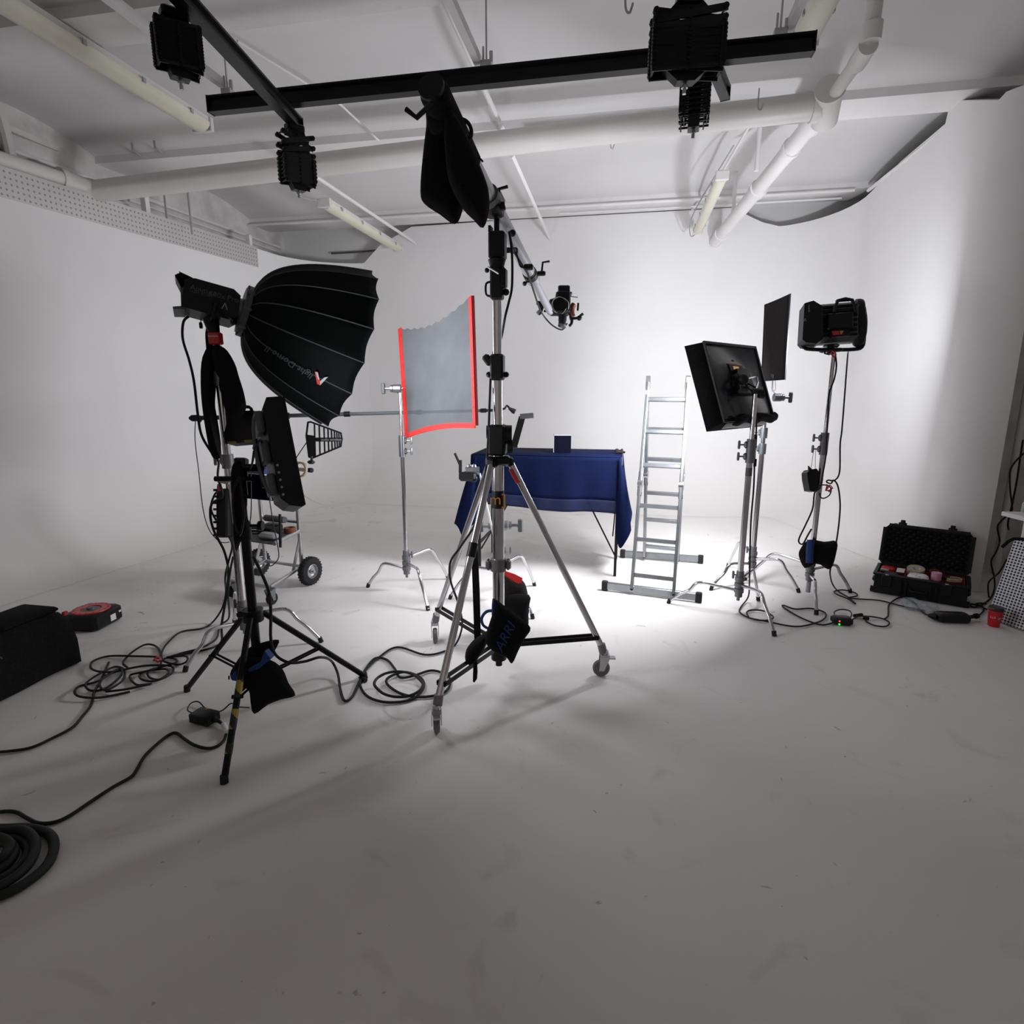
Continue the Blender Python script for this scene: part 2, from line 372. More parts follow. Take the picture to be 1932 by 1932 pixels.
# ================================================================ CEILING EQUIPMENT
def batten(X, z, Y0, Y1, label, grp='ceiling strip lights', wdt=.15, h=.09, ty='batten'):
    t = T('strip_light', label, 'ceiling light', (X, (Y0+Y1)/2, z-h), grp)
    m = MB(); m.box((X, (Y0+Y1)/2, z-h*.25), wdt*.8, Y1-Y0, h*.5); t.p('housing', m, 'duct')
    m = MB(); pr = [(X+cos(a)*wdt/2, z-h*.45+sin(a)*h*.65) for a in [pi+pi*i/8 for i in range(9)]]
    m.prism([(x, Y0+.03, zz) for x, zz in pr], (0, Y1-Y0-.06, 0)); t.p('diffuser', m, 'cream')
    for y in (Y0, Y1):
        m = MB(); m.rbox((X, y, z-h*.5), wdt*1.04, .04, h*1.1, b=.008); t.p('end_cap', m, 'duct')
    nclip = int((Y1-Y0)/.5)
    for i in range(nclip):
        y = Y0+(i+.5)*(Y1-Y0)/nclip
        for s in (-1, 1):
            m = MB(); m.box((X+s*wdt*.52, y, z-h*.45), .008, .03, .035); t.p('clip', m, 'greyl')
    return t
batten(-3.78, 3.99, 2.6, 5.12, 'long yellowed strip light in the upper left corner of the ceiling', wdt=.19, h=.11)
batten(-3.32, 3.68, 6.38, 8.5, 'small strip light hung high at the far left behind the hanging pantograph')
batten(.80, 3.68, 6.35, 8.35, 'short strip light hung beside the bright white pipe at the far right', wdt=.12, h=.08)
batten(1.06, 3.97, 2.9, 4.72, 'strip light at the top right, ending just above the black rail', wdt=.17, h=.1)
# small hanging wire on the far left light
one('light_flex', 'thin loose wire looping from the far left strip light to the big pipe', 'wire', MB().tube([(-3.32, 6.4, 3.66), (-3.5, 6.2, 3.66), (-3.55, 6.0, 3.8), (-3.4, 5.85, 3.98)], .006, 6, 6), 'greyl')
one('light_flex', 'thin grey wire looping down to the far right strip light', 'wire', MB().tube([(.80, 8.35, 3.62), (.72, 8.42, 3.6), (.70, 8.0, 3.75), (.92, 6.6, 3.98)], .007, 6, 6), 'greyl')
# black rails
def rail(a, b, label, h=.085, wd=.05):
    a, b = V3(a), V3(b); d = (b-a).normalized(); sd = d.cross(UZ).normalized(); t = T('camera_rail', label, 'ceiling rail', (a+b)/2, None)
    m = MB(); prof = [(-wd/2, 0), (wd/2, 0), (wd/2, .012), (.012, .02), (.012, h-.02), (wd/2, h-.012), (wd/2, h), (-wd/2, h), (-wd/2, h-.012), (-.012, h-.02), (-.012, .02), (-wd/2, .012)]
    m.prism([a+sd*x+UZ*z for x, z in prof], b-a); t.p('profile', m, 'blackm', sharp=20)
    for e in (a, b):
        m = MB(); m.box(e+UZ*h/2, wd*1.05, .008, h*1.04, (sd, d, UZ)); t.p('end_cap', m, 'blackm')
    return t
rail((-2.88, 4.0, 3.50), (.95, 4.0, 3.50), 'long black rail crossing the ceiling from left to right', .10, .07)
rail((-2.32, 4.15, 3.41), (-1.99, 1.9, 3.41), 'black rail running from the top left edge down to a hanging pantograph', .08, .07)
ca, cb = G(1290, 0, 3.41), G(1368, 190, 3.41); cc = ca+(ca-cb)*.5
rail(cc, cb, 'short black rail end under the long rail beside the large pantograph', .08, .055)
# rail hangers
for px, lab in ((431, 'left'), (918, 'middle'), (1470, 'right')):
    q = AY(px, 188 if px == 431 else (140 if px == 918 else 85), 4.0); X = q.x
    t = T('rail_clamp', 'zinc clamp holding the long black rail, %s one of the three' % lab, 'clamp', (X, 4.0, 3.6), 'clamps on the long rail')
    m = MB(); m.box((X, 4.0, 3.62), .07, .05, .035); m.cyl((X-.02, 4, 3.6), (X-.02, 4, 3.72), .007, n=8); m.cyl((X+.03, 4.0, 3.63), (X+.03, 4.0, 3.69), .012, n=6); t.p('bracket', m, 'steel')
    t.p('threaded_rod', MB().cyl((X, 4.0, 3.64), (X, 4.0, 4.02), .006, n=8), 'steel')
# conduits and struts under the vaults
def conduit(pts, r, label, m='pipe', name='conduit', k=0):
    return one(name, label, 'conduit', MB().tube(pts, r, 8, k), m, 'white ceiling conduits')
conduit([(-1.16, 2.6, 3.94), (-1.2, 5.9, 3.94)], .022, 'white conduit crossing in front of the long black rail at the middle')
one('ceiling_strut', 'white channel strut ending at the middle rail clamp', 'strut', MB().box((-1.0, 3.3, 3.66), .045, 1.5, .05), 'pipe')
one('ceiling_strut', 'faint white channel strut ending at the left rail clamp', 'strut', MB().box((-2.78, 3.1, 3.68), .045, 1.9, .05), 'pipe')
one('ceiling_strut', 'white channel strut ending at the right rail clamp beside the strip light', 'strut', MB().box((.82, 3.2, 3.66), .045, 1.7, .05), 'pipe')
conduit([(-1.12, 5.75, 3.74), (-1.16, 8.72, 3.72)], .022, 'white tube slanting to the back wall behind the weighted boom')
conduit([(-3.25, 5.7, 3.80), (-3.12, 8.7, 3.74)], .02, 'white conduit between the two hanging things at far left ceiling')
conduit([(.98, 5.9, 3.95), (.93, 7.2, 3.98), (.74, 8.7, 3.98)], .013, 'thin white conduit left of the far right strip light')
conduit([(-2.7, 4.1, 3.97), (-2.45, 5.1, 3.98), (-2.42, 5.8, 3.97)], .009, 'thin white conduit behind the left end of the long rail')
conduit([(-5.6, 8.2, 3.97), (-3, 8.2, 3.97), (0, 8.2, 3.97), (2.55, 8.2, 3.97)], .018, 'thin white conduit along the near edge of the far beam')
conduit([(-1.0, 8.5, 3.975), (-.3, 8.5, 3.975), (-.25, 8.48, 3.965), (2.5, 8.48, 3.965)], .012, 'thin cable run along the soffit of the far beam')
conduit([(-1.0, 5.85, 3.99), (1.35, 5.84, 3.985)], .012, 'thin cable clipped to the edge of the middle beam')
conduit([(-4.6, 8.97, 3.72), (-4.2, 8.97, 3.72), (-3.6, 8.97, 3.74)], .014, 'dark pipe high on the back wall above the big dome', 'grey')
# hooks hanging from the ceiling
for i, (px, py, Y, lab) in enumerate([(1180, 12, 3.3, 'small hook under the ceiling near the top edge left of the large pantograph'), (1152, 275, 6.6, 'small hook under the ceiling beyond the big pipe'), (1430, 200, 5.3, 'wire loop hung from the middle beam beside the pipe joint')]):
    q = AY(px, py, Y); one('ceiling_hook', lab, 'hook', MB().tube([q+V3((0, 0, .12)), q, q+V3((.02, 0, -.03)), q+V3((.035, 0, .01))], .006, 6, 4), 'steel', 'small ceiling hooks')
# hanging rods on the left
for a, b, c_, lab in (((250, 282), (305, 325), (318, 418), 'left of the pair of bent rods hanging over the left wall'), ((292, 278), (350, 322), (366, 442), 'right of the pair of bent rods hanging over the left wall')):
    A = G(*a, 4.03); B = AY(*b, 6.35); X, Y = B.x, B.y
    one('hanging_rod', lab, 'rod', MB().tube([A+V3((0, 0, .06)), A, B, V3((X, Y, VZ(X, Y, c_[1])))], .011, 8, 0), 'greyl', 'bent hanging rods')
# big pipes
def pipe_thing(label, pts, r, couplings, m='duct', k=0):
    t = T('service_pipe', label, 'pipe', V3(pts[len(pts)//2]), None)
    t.p('pipe_run', MB().tube(pts, r, 20, k), m)
    for a, b, rr in couplings: t.p('coupling', MB().cyl(a, b, rr, n=20), m)
    return t
pl = V3((-5.22, 5.42, 3.58)); prr = V3((1.36, 5.5, 3.83))
pipe_thing('fat grey-white pipe crossing the whole ceiling below the middle beam', [V3((-5.37, 5.15, 3.6)), V3((-5.33, 5.34, 3.59)), pl, prr], .098, [(V3((-5.37, 5.12, 3.6)), V3((-5.36, 5.18, 3.6)), .108), (prr-V3((.03, 0, 0)), prr+V3((.03, 0, 0)), .115)])
pipe_thing('pipe lying along the top of the left wall', [V3((xl(5.15)-.06, 5.15, 3.6)), V3((xl(2)-.06, 2, 3.56)), V3((xl(-2)-.06, -2, 3.54))], .07, [])
e1 = V3((1.44, 5.52, 3.83)); e2 = V3((1.07, 8.74, 3.585)); d_ = e2-e1
pipe_thing('bright white pipe with collars running to the back wall', [e1+d_*.03, e2], .075,
           [(e1+d_*.0, e1+d_*.09, .095), (e1+d_*.2, e1+d_*.215, .088), (e1+d_*.47, e1+d_*.5, .092), (e1+d_*.9, e1+d_*.93, .09)], 'pipe')
pipe_thing('thinner pipe leaving the drum joint towards the camera and turning up', [e1+V3((.02, -.05, .03)), V3((1.45, 4.78, 3.84)), V3((1.45, 4.68, 3.9)), V3((1.45, 4.66, 4.25))], .048, [(V3((1.45, 4.9, 3.83)), V3((1.45, 4.7, 3.845)), .06), (V3((1.45, 4.67, 3.85)), V3((1.45, 4.66, 3.95)), .06)], 'duct')
t = T('pipe_drum_joint', 'round drum joint where the big ceiling pipes meet at upper right', 'pipe joint', e1, None)
t.p('drum', MB().cyl(e1+V3((-.02, -.14, .05)), e1+V3((.03, .12, -.06)), .10, n=28), 'duct'); t.p('flange', MB().cyl(e1+V3((-.02, -.165, .055)), e1+V3((-.015, -.14, .05)), .108, n=28), 'duct')
t.p('elbow', MB().tube([prr, prr+V3((.06, .02, 0)), e1], .105, 16), 'duct')
for X, Y, lab in ((1.12, 6.6, 'first vertical drop pipe beside the bright white pipe'), (1.12, 7.9, 'second vertical drop pipe beside the bright white pipe, near the back wall')):
    one('pipe_hanger', lab, 'pipe', MB().cyl((X+.03, Y, 3.6 if Y > 7 else 3.74), (X+.03, Y, 4.18), .022, n=10), 'pipe', 'vertical drops of the white pipe')
# brick-wall services top left
for i, (z, X0_, yy0, yy1, r, lab) in enumerate([(3.82, .03, 3.4, 8.9, .022, 'upper conduit on the rough wall above the left cove'), (3.66, .05, 4.2, 8.9, .03, 'lower conduit on the rough wall above the left cove'), (3.74, .03, 6.2, 8.9, .012, 'thinnest conduit on the rough wall above the left cove')]):
    conduit([(xo(yy0)+X0_, yy0, z), (xo(yy1)+X0_, yy1, z)], r, lab, 'pipe')
one('wall_ledge', 'painted timber ledge on the rough wall under the vault at far left', 'ledge', MB().box((xo(4.6)+.04, 4.9, 4.0), .08, 1.1, .05), 'outer')
for Y, r, lab in ((4.92, .045, 'thick vertical pipe on the rough wall at the left edge'), (4.78, .03, 'thinner vertical pipe on the rough wall at the left edge')):
    conduit([(xo(Y)+.08, Y, 3.3), (xo(Y)+.1, Y-.02, 3.8), (xo(Y)+.08, Y-.05, 4.15)], r, lab, 'duct', k=4)
for Y, lab in ((6.05, 'small upright post behind the left cove, nearer one'), (7.6, 'small white upright post behind the left cove, farther one')):
    one('wall_post', lab, 'post', MB().box((xl(Y)-.1, Y, 3.5), .06, .06, .5 if Y < 7 else .36), 'pipe', 'posts behind the left cove')
# scissor pantographs
def pantograph(X, Y, ztop, zbot, wd, th, rot, n, label, loose=0, m='black'):
    t = T('scissor_pantograph', label, 'lamp hoist', (X, Y, ztop), 'scissor pantographs on the rails')
    a = V3((cos(rot), sin(rot), 0)); b = V3((-sin(rot), cos(rot), 0)); O = V3((X, Y, 0))
    z0 = ztop-.07; z1 = zbot+.09
    m_ = MB(); m_.rbox(O+UZ*(ztop-.02), .12, .08, .05, (a, b, UZ)); m_.prism([O+a*(-wd*.32)+b*-.03+UZ*(z0+.0), O+a*(wd*.32)+b*-.03+UZ*z0, O+a*.05+b*-.03+UZ*(ztop-.02), O-a*.05+b*-.03+UZ*(ztop-.02)], b*.06); t.p('carriage', m_, 'blackm')
    H = z0-z1; hs = [1.]*n
    for i in range(loose): hs[i] = 2.6-.6*i
    sm = sum(hs); z = z0
    for s, nm in ((-1, 'front_links'), (1, 'rear_links')):
        m_ = MB(); z = z0
        for i in range(n):
            h = H*hs[i]/sm; off = b*(s*th/2)
            for q in (-1, 1):
                p0 = O+a*(-wd/2*q)+UZ*z+off+b*(.008*q); p1 = O+a*(wd/2*q)+UZ*(z-h)+off+b*(.008*q); d = (p1-p0).normalized(); nn = b.cross(d).normalized()
                m_.box((p0+p1)/2, (p1-p0).length+.02, .007, .03, (d, b, nn))
                m_.cyl(p0-b*.012, p0+b*.012, .014, n=8)
            z -= h
        t.p(nm, m_, m)
    m_ = MB(); z = z0
    for i in range(n+1):
        for q in (-1, 1): m_.cyl(O+a*(wd/2*q)+UZ*z-b*(th/2+.02), O+a*(wd/2*q)+UZ*z+b*(th/2+.02), .006, n=6)
        m_.cyl(O+UZ*z-b*(th/2+.02), O+UZ*z+b*(th/2+.02), .007, n=6)
        if i < n: z -= H*hs[i]/sm
    t.p('cross_pins', m_, 'blackm')
    m_ = MB()
    for q in (-1, 1): m_.rbox(O+a*(q*wd*.2)+UZ*((z0+z1)/2-.04), wd*.16, th*.5, H*.72, (a, b, UZ), b=.01)
    m_.rbox(O+UZ*((z0+z1)/2-.05), wd*.3, th*.4, H*.6, (a, b, UZ))
    t.p('spring_cassette', m_, 'black')
    m_ = MB(); m_.prism([O+a*(-wd*.34)-b*.03+UZ*(z1+.01), O+a*(wd*.34)-b*.03+UZ*(z1+.01), O+a*.04-b*.03+UZ*(zbot+.045), O-a*.04-b*.03+UZ*(zbot+.045)], b*.06); t.p('lower_bracket', m_, 'blackm')
    m_ = MB(); m_.cyl(O+UZ*(zbot+.05), O+UZ*zbot, .009, n=10); m_.cyl(O+UZ*(zbot+.035), O+UZ*(zbot+.025), .016, n=10); t.p('spigot', m_, 'steel')
    return t
q = V3((-2.31, 4.08, 0)); pantograph(q.x, q.y, 3.42, VZ(q.x, q.y, 374), .20, .09, radians(55), 9, 'smaller hanging black pantograph at the end of the left rail', 3)
q = G(340, 0, 3.40); pantograph(-2.2, 2.85, 3.42, VZ(-2.2, 2.85, 170), .175, .09, radians(50), 13, 'black pantograph hanging at the top left edge')
q = G(1298, 42, 3.32); pantograph(q.x, q.y, 3.42, VZ(q.x, q.y, 178), .31, .09, radians(8), 12, 'largest black pantograph at top right, seen broadside', 2)
q = G(1314, 140, 3.30); pantograph(q.x, q.y, 3.40, VZ(q.x, q.y, 262), .17, .12, radians(85), 10, 'narrow open pantograph hanging just below the largest one')
# ================================================================ STANDS
def tee(m, c, d, L=.05):  # tee-handle screw
    d = V3(d).normalized(); c = V3(c); u, w_ = frame(d); m.cyl(c, c+d*L, .006, n=8); m.rbox(c+d*L, .06, .018, .016, (UZ, d.cross(UZ).normalized(), d), b=.004)
def cstand(label, X, Y, feet, ztop, collars, side=(-1, -.2, 0), base=.2, r0=.0175, hs=(0, .05, .1), grp='chrome light stands', knob='cast'):
    t = T('c_stand', label, 'light stand', (X, Y, 0), grp); O = V3((X, Y, 0))
    z0 = base-.02
    for i, f in enumerate(feet):
        f = V3((f[0], f[1], 0)); d = f-O; L = d.length; d.normalize(); z = z0+hs[i % 3]*.9
        pts = [O+d*.03+UZ*z, O+d*(L*.30)+UZ*(z+.015), O+d*(L*.52)+UZ*(z+.025), O+d*(L*.62)+UZ*(z+.005), O+d*(L*.70)+UZ*(z-.05), O+d*(L*.84)+UZ*(z*.48), O+d*L+UZ*.012]
        lg = t.p('leg', MB().tube(pts, .0125, 10, 4), 'chrome')
        t.p('foot', MB().cyl(f+UZ*.001-d*.0, f-d*.012+UZ*.035, .0155, n=10), 'rubber', lg)
    m = MB(); m.cyl(O+UZ*(z0-.05), O+UZ*(z0+.15), .027, n=14); m.cyl(O+UZ*(z0-.08), O+UZ*(z0-.05), .012, n=8)
    for k in range(3): m.cyl(O+UZ*(z0-.015+k*.045), O+UZ*(z0+.015+k*.045), .035, n=14)
    tee(m, O+UZ*(z0+.12), side, .05); t.p('hub', m, 'cast')
    zs = [z0+.12]+[c for c in collars]+[ztop]; r = r0
    for i in range(len(zs)-1):
        t.p('tube_section', MB().cyl(O+UZ*zs[i], O+UZ*zs[i+1], r, n=16), 'chrome'); r -= .0028
    r = r0
    for c in collars:
        m = MB(); m.cyl(O+UZ*(c-.05), O+UZ*(c+.035), r+.009, n=14); m.rbox(O+UZ*(c-.005)+V3(side).normalized()*(r+.012), .028, .028, .05); tee(m, O+UZ*(c-.005)+V3(side).normalized()*r, side, .06)
        t.p('collar', m, knob)
    return t
def griphead(t, c, d, s=1., name='grip_head'):
    c = V3(c); d = V3(d).normalized(); m = MB(); m.cyl(c-d*.03*s, c+d*.025*s, .032*s, n=18); m.cyl(c+d*.03*s, c+d*.05*s, .028*s, n=18); m.cyl(c+d*.05*s, c+d*.09*s, .011*s, n=10)
    h = t.p(name, m, 'alu'); m = MB(); u, w_ = frame(d); m.rbox(c+d*.105*s, .085*s, .022*s, .03*s, (UZ, d.cross(UZ).normalized(), d), b=.006)
    t.p('tee_handle', m, 'grey', h); return h
# --- left chrome stand with the big dome
t = cstand('chrome stand at left carrying the big black dome light', -2.38, 3.15, [(-2.53, 2.78), (-1.94, 3.32), (-2.72, 3.5)], VZ(-2.38, 3.15, 628), [VZ(-2.38, 3.15, 868), VZ(-2.38, 3.15, 712)], side=(-1, 0, 0), r0=.026)
for z in (VZ(-2.38, 3.15, 1005),): t.p('collar', MB().cyl((-2.38, 3.15, z-.05), (-2.38, 3.15, z+.04), .034, n=14), 'alu')
# --- net stand
S2 = cstand('chrome stand holding the grey net flag with the red border', -1.745, 4.39, [(-2.11, 4.41), (-1.43, 4.0), (-1.5, 4.75)], VZ(-1.74, 4.39, 730), [VZ(-1.74, 4.39, 850), VZ(-1.74, 4.39, 830)], side=(1, .1, 0), base=.22, r0=.0165, knob='alu')
griphead(S2, V3((-1.76, 4.37, VZ(-1.76, 4.37, 733))), -RT, 1.0)
# --- hidden low stand behind the big winch stand
S3 = cstand('low chrome stand half hidden behind the big winch stand', -.93, 4.33, [(-.62, 3.99), (-1.34, 4.27), (-.72, 4.72)], .62, [.42], base=.22, r0=.0165, side=(1, 0, 0), knob='alu')
griphead(S3, V3((-.90, 4.3, .62)), RT, 1.2); griphead(S3, V3((-.98, 4.33, .60)), -RT, 1.0)
a, b = AY(938, 1040, 4.3), AY(905, 893, 4.3)
t = T('grip_arm', 'thin white grip arm leaning up in front of the blue cloth, with a silver knob', 'grip arm', a)
t.p('rod', MB().cyl(a, b, .008, n=10), 'pipe')
c_ = AY(887, 888, 4.28); m = MB()
for k in range(6): an = k*pi/3; m.ball(c_+(RT*cos(an)+UP*sin(an))*.035+RT*.01, .022, 8)
m.cyl(c_-RT*.035, c_+RT*.07, .03, n=14); t.p('star_knob', m, 'alu')
m = MB(); m.rbox(c_-UP*.045-RT*.02, .13, .07, .07, (RT, FW, UP), b=.015); m.ball(c_-UP*.06+RT*.03, .03); m.box(c_-RT*.075+UP*.03, .022, .03, .10, (RT, FW, UP)); t.p('clamp_body', m, 'black')
t.p('clamp_handle', MB().cyl(c_-RT*.07+UP*.03, AY(858, 855, 4.28), .011, .009, n=10), 'black')
# --- right stands
SR1 = cstand('nearer chrome stand at right carrying the flat panel light', .875, 4.40, [(.38, 4.51), (1.05, 4.0), (1.09, 4.71)], VZ(.875, 4.4, 735), [VZ(.875, 4.4, 860), VZ(.875, 4.4, 838)], side=(-1, -.1, 0), r0=.022)
for z in (VZ(.875, 4.4, 890),): SR1.p('tape_mark', MB().cyl((.875, 4.4, z-.03), (.875, 4.4, z+.03), .0228, n=14), 'grey')
SR2 = cstand('chrome stand behind the panel light, holding the black flag', 1.115, 5.15, [(.75, 4.89), (1.46, 4.97), (1.0, 5.62)], VZ(1.115, 5.15, 745), [VZ(1.115, 5.15, 845), VZ(1.115, 5.15, 815)], side=(-1, 0, 0), r0=.021, knob='alu')
griphead(SR2, V3((1.19, 5.12, VZ(1.19, 5.12, 750))), RT, 1.0)
SR3 = cstand('rightmost chrome stand carrying the boxy black lamp', 1.51, 4.91, [(1.45, 4.47), (1.88, 5.05), (1.08, 5.22)], VZ(1.51, 4.91, 662), [VZ(1.51, 4.91, 846), VZ(1.51, 4.91, 825)], side=(-1, -.1, 0), r0=.021)
SR3.p('spigot', MB().cyl((1.51, 4.91, .03), (1.51, 4.91, .12), .018, n=12), 'greyl')
# --- black tripod stand at left
def tripod_black():
    X, Y = -1.81, 2.47; O = V3((X, Y, 0))
    t = T('lighting_stand', 'black tripod stand at left front with yellow hazard tape on one leg', 'light stand', O)
    zc = VZ(X, Y, 1160); zb = VZ(X, Y, 1238); zt = VZ(X, Y, 880)
    feet = [(-1.63, 1.93), (-1.44, 2.91), (-2.35, 2.58)]
    for i, f in enumerate(feet):
        f = V3((*f, 0)); d = (f-O).normalized(); a = O+d*.05+UZ*zc; e = f+UZ*.015
        lg = t.p('leg', MB().tube([a, e], .0155, 8), 'blackm'); t.p('foot', MB().cyl(f+UZ*.001, f+UZ*.035-d*.005, .0175, n=10), 'rubber', lg)
        mp = a+(e-a)*.52
        m = MB(); c0 = O+d*.03+UZ*(.20)
        sd = d.cross(UZ)*.012
        m.tube([c0+sd, mp+sd], .006, 6); m.tube([c0-sd, mp-sd-UZ*.0], .006, 6); m.cyl(mp-sd*2, mp+sd*2, .01, n=8); t.p('brace', m, 'blackm')
        if i == 0:
            for u0, u1 in ((.42, .53), (.60, .72), (.80, .86)):
                t.p('hazard_tape', MB().tube([a+(e-a)*u0, a+(e-a)*u1], .0168, 8), 'hazard', lg)
    t.p('column', MB().cyl(O+UZ*.16, O+UZ*1.0, .023, n=16), 'blackm')
    t.p('riser', MB().cyl(O+UZ*.95, O+UZ*zt, .019, n=16), 'blackm')
    m = MB(); m.cyl(O+UZ*(zc-.03), O+UZ*(zc+.03), .05, n=14); m.cyl(O+UZ*.16, O+UZ*.22, .036, n=12); m.rbox(O+UZ*zc-RT*.06, .05, .03, .03); t.p('leg_collar', m, 'blackm')
    m = MB(); m.cyl(O+UZ*.93, O+UZ*1.02, .03, n=12); m.cyl(O+UZ*1.0+RT*.02, O+UZ*1.0+RT*.08, .008, n=8); m.cyl(O+UZ*1.0+RT*.07, O+UZ*1.0+RT*.09, .024, n=8); t.p('riser_collar', m, 'blackm')
    m = MB(); m.cyl(O+UZ*(zt-.14), O+UZ*(zt-.03), .03, n=12); m.cyl(O+UZ*(zt-.06)-RT*.12, O+UZ*(zt-.06)+RT*.06, .013, n=8); m.ball(O+UZ*(zt-.04), .04, 10); t.p('head_clamp', m, 'blackm')
    return t
tripod_black()
# --- big winch stand
def winch():
    X, Y = -.67, 3.05; O = V3((X, Y, 0)); z = lambda py: VZ(X, Y, py)
    t = T('wind_up_stand', 'tall chrome winch stand on three castor wheels in the centre', 'light stand', O)
    zc = z(868)
    for f, ang in (((-.85, 2.45), 20), ((-1.2, 3.48), 200), ((-.07, 3.21), 100)):
        f = V3((*f, 0)); d = (f-O).normalized(); a = O+d*.06+UZ*zc; e = f-d*.015+UZ*.17
        lg = t.p('leg', MB().tube([a, e], .0185, 12), 'chrome')
        m = MB(); m.cyl(e+UZ*.03-d*.01, e-UZ*.02+d*.003, .024, n=12); t.p('leg_socket', m, 'cast', lg)
        wa = V3((cos(radians(ang)), sin(radians(ang)), 0)); wf = V3((-wa.y, wa.x, 0)); wc = f+UZ*.0505+wf*.02
        c_ = t.p('castor', MB().box(f+UZ*.128, .05, .045, .02, (wf, wa, UZ)).prism([wc+wa*.021+wf*.014+UZ*-.01, wc+wa*.021-wf*.014-UZ*.01, f+wa*.021-wf*.03+UZ*.128, f+wa*.021+wf*.03+UZ*.128], wa*.004).prism([wc-wa*.025+wf*.014-UZ*.01, wc-wa*.025-wf*.014-UZ*.01, f-wa*.025-wf*.03+UZ*.128, f-wa*.025+wf*.03+UZ*.128], wa*.004).cyl(f+UZ*.125, f+UZ*.16, .02, n=12).box(f-wf*.04+UZ*.115, .04, .035, .008, (wf, wa, UZ)), 'steel')
        t.p('wheel', MB().lathe([(.008, -.016), (.03, -.016), (.034, -.012), (.044, -.014), (.05, -.008), (.05, .008), (.044, .014), (.034, .012), (.03, .016), (.008, .016)], wc, wa, 24), 'greyr', c_)
        mp = a+(e-a)*.93
        m = MB(); c0 = O+d*.04+UZ*.22; sd = d.cross(UZ).normalized()*.022
        for s in (1, -1):
            q0, q1 = c0+sd*s, mp+sd*s; dd = (q1-q0).normalized(); m.box((q0+q1)/2, (q1-q0).length+.02, .006, .024, (dd, dd.cross(UZ).normalized(), dd.cross(UZ).normalized().cross(dd)))
        m.cyl(mp-sd*1.3, mp+sd*1.3, .007, n=8); t.p('brace', m, 'blackm')
    t.p('outer_column', MB().cyl(O+UZ*.15, O+UZ*z(850), .033, n=20), 'chrome')
    t.p('middle_column', MB().cyl(O+UZ*z(850), O+UZ*z(700), .026, n=20), 'chrome')
    t.p('inner_column', MB().cyl(O+UZ*z(700), O+UZ*z(560), .023, n=20), 'chrome')
    m = MB(); m.rbox(O+UZ*zc, .13, .1, .045, (RT, V3((-RT.y, RT.x, 0)), UZ), b=.008)
    for f in ((-.85, 2.45), (-1.2, 3.48), (-.07, 3.21)):
        d = (V3((*f, 0))-O).normalized(); m.rbox(O+d*.06+UZ*(zc-.01), .05, .05, .05, (d, d.cross(UZ), UZ))
    t.p('leg_yoke', m, 'blackm')
    m = MB(); m.cyl(O+UZ*(z(1065)-.035), O+UZ*(z(1065)+.035), .043, n=16); m.rbox(O+UZ*z(1065)+RT*.055, .03, .04, .06); m.rbox(O+UZ*z(1065)-RT*.055, .03, .04, .06); t.p('sleeve', m, 'cast')
    m = MB(); m.cyl(O+UZ*.13, O+UZ*.2, .045, n=14); m.cyl(O+UZ*.09, O+UZ*.14, .02, n=12); t.p('bottom_cap', m, 'blackm')
    m = MB(); m.rbox(O+UZ*z(830), .09, .10, z(800)-z(858), b=.012); m.cyl(O+UZ*z(820)+RT*.03, O+UZ*z(820)+RT*.075, .05, n=20); m.cyl(O+UZ*z(815)-RT*.03, O+UZ*z(815)-RT*.06, .035, n=16); m.cyl(O+UZ*z(845)+RT*.05-FW*.03, O+UZ*z(845)+RT*.08-FW*.03, .03, n=14); wb = t.p('winch_box', m, 'black')
    m = MB(); h0 = O+UZ*z(838)+RT*.09; h1 = P(985, 787, (h0-CP).dot(FW)); dd = (h1-h0).normalized(); m.box((h0+h1)/2, (h1-h0).length, .014, .035, (dd, FW, dd.cross(FW))); m.cyl(h0-RT*.03, h0+RT*.015, .022, n=12); t.p('crank_arm', m, 'grey', wb)
    t.p('crank_grip', MB().cyl(h1-FW*.02-RT*.01, h1+RT*.06+UP*.004-FW*.03, .014, n=12), 'greyl', wb)
    m = MB(); za, zb = z(718), z(668); m.rbox(O+UZ*(za+zb)/2, .07, .07, zb-za, b=.01); m.ball(O+UZ*(za+.03)-RT*.045, .016, 8); m.ball(O+UZ*(za+.03)+RT*.045, .016, 8); m.rbox(O+UZ*(zb-.03)-RT*.05, .04, .03, .06, (V3((.8, 0, .6)), V3((0, 1, 0)), V3((-.6, 0, .8)))); t.p('upper_collar', m, 'black')
    m = MB(); za, zb = z(567), z(500); m.rbox(O+UZ*(za+zb)/2, .062, .07, zb-za, b=.01); m.rbox(O+UZ*z(525)+RT*.018, .062, .07, .1, b=.01); m.tube([O-RT*.03+UZ*(za+.02), O-RT*.055+UZ*(za+.03), O-RT*.055+UZ*(za+.08), O-RT*.03+UZ*(za+.09)], .006, 6, 3); m.ball(O+UZ*(za+.04)+RT*.045, .018, 8); m.ball(O+UZ*z(510)-RT*.05, .013, 8); t.p('top_socket', m, 'black')
    t.p('locking_pin', MB().cyl(O+UZ*z(510)-RT*.045-FW*.04, O+UZ*z(524)+RT*.01-FW*.05, .005, n=6), 'steel')
    # maker sticker with orange lettering
    st = t.p('sticker', MB().cyl(O+UZ*z(958), O+UZ*z(925), .0335, n=20), 'black')
    zz = z(941); fv = V3((-FW.x, -FW.y, 0)).normalized()
    text('m]', .085, O+UZ*zz+fv*.035, RT, UZ, 'orange', t, parent=st)
    t.p('red_band', MB().tube([O+(V3((-.07, 3.21, 0))-O).normalized()*.075+UZ*(zc-.045), O+(V3((-.07, 3.21, 0))-O).normalized()*.115+UZ*(zc-.12)], .0195, 12), 'redp')
